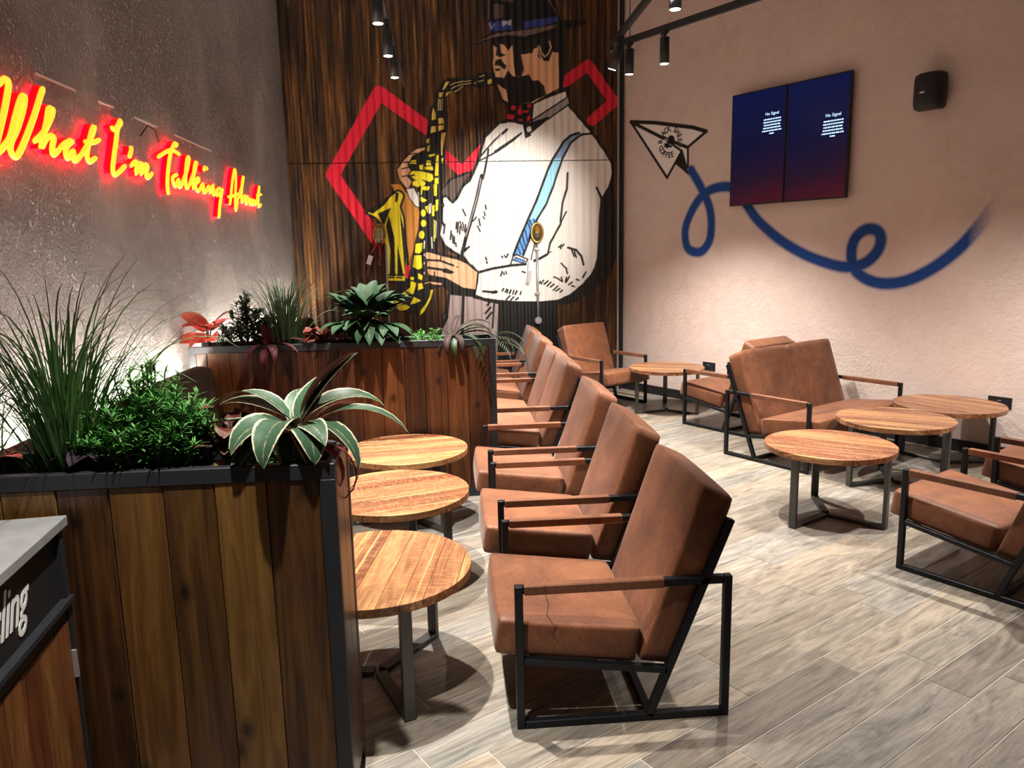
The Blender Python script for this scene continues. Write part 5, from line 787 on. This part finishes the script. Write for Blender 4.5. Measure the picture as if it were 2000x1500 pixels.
# far planter, left to right
ZQ = 1.07; YQ = 5.31
t = plant('pink_leaf_plant', (-1.655,YQ-.02,ZQ), 'pink broad-leaved plant at the wall end of the far planter')
leaves(t, [(3.3,.95,.20,.13,.6,.15),(2.5,.6,.2,.11,.7,.08),(-2.8,.15,.25,.12,.4,.09),(-1.9,-.05,.20,.12,.5,.12),(-1.1,.3,.2,.11,.6,.10),(-.3,.75,.2,.10,.6,.15),(.5,.95,.2,.08,.6,.16),(-1.5,.6,.18,.11,.7,.16),(-2.3,.5,.18,.11,.6,.16)], M['leaf_pink'], pr, .15, lambda q: math.sin(PI*(.05+.95*q)**.85)**.6, 0, True, 8, 'leaf', 1.1)
needles('dark_shrub', (-1.42,YQ+.02,ZQ), 'dark green shrub next to the pink plant in the far planter', 34, .40, .18, .065, .024, M['leaf_olive'], 31, 30)
needles('small_conifer', (-1.53,YQ-.06,ZQ), 'small fine-leaved green tuft in front of the dark shrub, far planter', 14, .2, .09, .05, .006, M['leaf_olive'], 36, 30)
grass('grass_plant', (-1.15,YQ,ZQ), 280, .36, .70, .011, M['leaf_grass_dark'], .17, 1.5, 'upright dark green grass plant in the far planter, against the wall corner', 9)
t = plant('wine_cordyline', (-1.235,YQ-.09,ZQ), 'wine red spiky plant hanging over the front edge of the far planter')
leaves(t, [(-1.57,1.0,.26,.07,.5,.04),(-2.3,.25,.22,.055,1.4,.04),(-1.2,.2,.20,.055,1.5,.04),(-.5,.3,.24,.055,.9,.04),(-2.9,.4,.22,.05,.9,.04),(.2,.5,.24,.05,.8,.04),(-1.7,.0,.22,.055,1.6,.03),(2.6,.7,.2,.05,.6,.04)], M['leaf_wine'], pr, .3)
t = plant('coleus', (-.90,YQ-.05,ZQ), 'rusty red crinkled plant between grass and big dark green leaves')
leaves(t, [(pr.uniform(0,6.28), pr.uniform(.2,1.2), pr.uniform(.10,.16), pr.uniform(.06,.09), 1.1, pr.uniform(.02,.13)) for _ in range(18)], M['leaf_rust'], pr, .2, None, .3)
def palmate(t, specs, material, prng):
    for az, el, L, h, reach, tiltz in specs:
        base = Vector((math.cos(az)*reach, math.sin(az)*reach*.7, h)); m = MB()
        for k, off in enumerate((-1.75,-1.15,-.58,0,.58,1.15,1.75)):
            leaf_into(m, base, az+off*.92, el-abs(off)*.08, L*(1-.17*abs(off)), L*.36, .75, 7, .22, 0, lambda q: math.sin(PI*(.12+.88*q)**.9)**.8)
        o = m.build('leaf', material, t, True)
        MB().tube([(0,0,-.06), base*.5+Vector((0,0,.04)), base], .005, 5).build('leaf_stalk', M['stem'], t, True)
t = plant('fatsia', (-.585,YQ,ZQ), 'large dark green plant with hand-shaped leaves in the middle of the far planter')
palmate(t, [(pr.uniform(0,6.28) if k > 5 else (k-2.5)*.45+1.57, pr.uniform(.7,1.25) if k < 9 else pr.uniform(-.2,.5), pr.uniform(.22,.29), (.30-.012*k)+pr.uniform(-.04,.02), pr.uniform(.03,.15), 0) for k in range(14)]+[(-1.45,-.3,.24,.19,.14,0),(-.6,.1,.23,.16,.17,0),(-2.5,.2,.24,.17,.16,0)], M['leaf_fatsia'], pr)
needles('moss_fern', (-.17,YQ-.04,ZQ), 'low bright green mossy fern right of the big dark leaves, far planter', 26, .13, .15, .032, .006, M['leaf_green'], 41, 34)
t = plant('cream_leaf_plant', (-.775,YQ+.0,ZQ), 'small plant with pale cream-green leaves left of the big dark leaves')
leaves(t, [(-1.6,.8,.15,.06,.8,.06),(-2.4,.5,.14,.055,.9,.05),(-.6,.5,.14,.055,.9,.05),(2.2,.9,.15,.05,.7,.08),(-1.1,.2,.13,.05,1.2,.04)], M['leaf_varieg'], pr, .2)
t = plant('dark_cordyline', (.0,YQ-.03,ZQ), 'dark leafy plant with pinkish red ribs drooping over the right end of the far planter')
leaves(t, [(-.3,.8,.34,.055,1.5,.06),(.3,.9,.34,.05,1.3,.06),(2.8,.8,.24,.05,1.3,.06),(-1.8,.5,.26,.05,2.1,.05),(-2.3,.3,.22,.05,1.8,.04),(-1.2,.5,.25,.05,2.0,.05),(1.3,1.0,.3,.05,1.0,.06),(-.05,.45,.36,.05,1.0,.05)], M['leaf_plum'], pr, .3)
leaves(t, [(.1,.6,.36,.04,1.1,.05),(.5,.7,.34,.04,1.2,.06),(-.6,.5,.3,.04,1.6,.04),(-1.5,.45,.28,.045,2.2,.04)], M['leaf_olive'], pr, .3, None, 0, False)
t = plant('drooping_fern', (.19,YQ+.0,ZQ), 'dark feathery fern drooping past the right end of the far planter')
fr = random.Random(5); fm = MB()
for az, el, L, dr in ((-.15,.7,.38,2.0),(.3,.8,.36,1.7),(-.7,.7,.3,1.9),(.05,.4,.42,1.9),(1.1,1.0,.32,1.2),(-1.6,.6,.24,1.8),(2.4,.9,.26,1.2),(.7,.6,.36,1.8)):
    p = Vector((0,0,-.05)); e = el+.4; n = 20
    for i in range(n):
        d = Vector((math.cos(az)*math.cos(e), math.sin(az)*math.cos(e), math.sin(e))); p = p+d*(L+.06)/n; e -= dr/n*1.3
        for s in (-1,1): leaf_into(fm, p, az+s*1.2, e*.5-.1, .075*(1-abs(i/n-.35)), .009, .5, 2, .2)
tag(fm.build('fronds', M['leaf_olive'], t, True), kind='stuff')
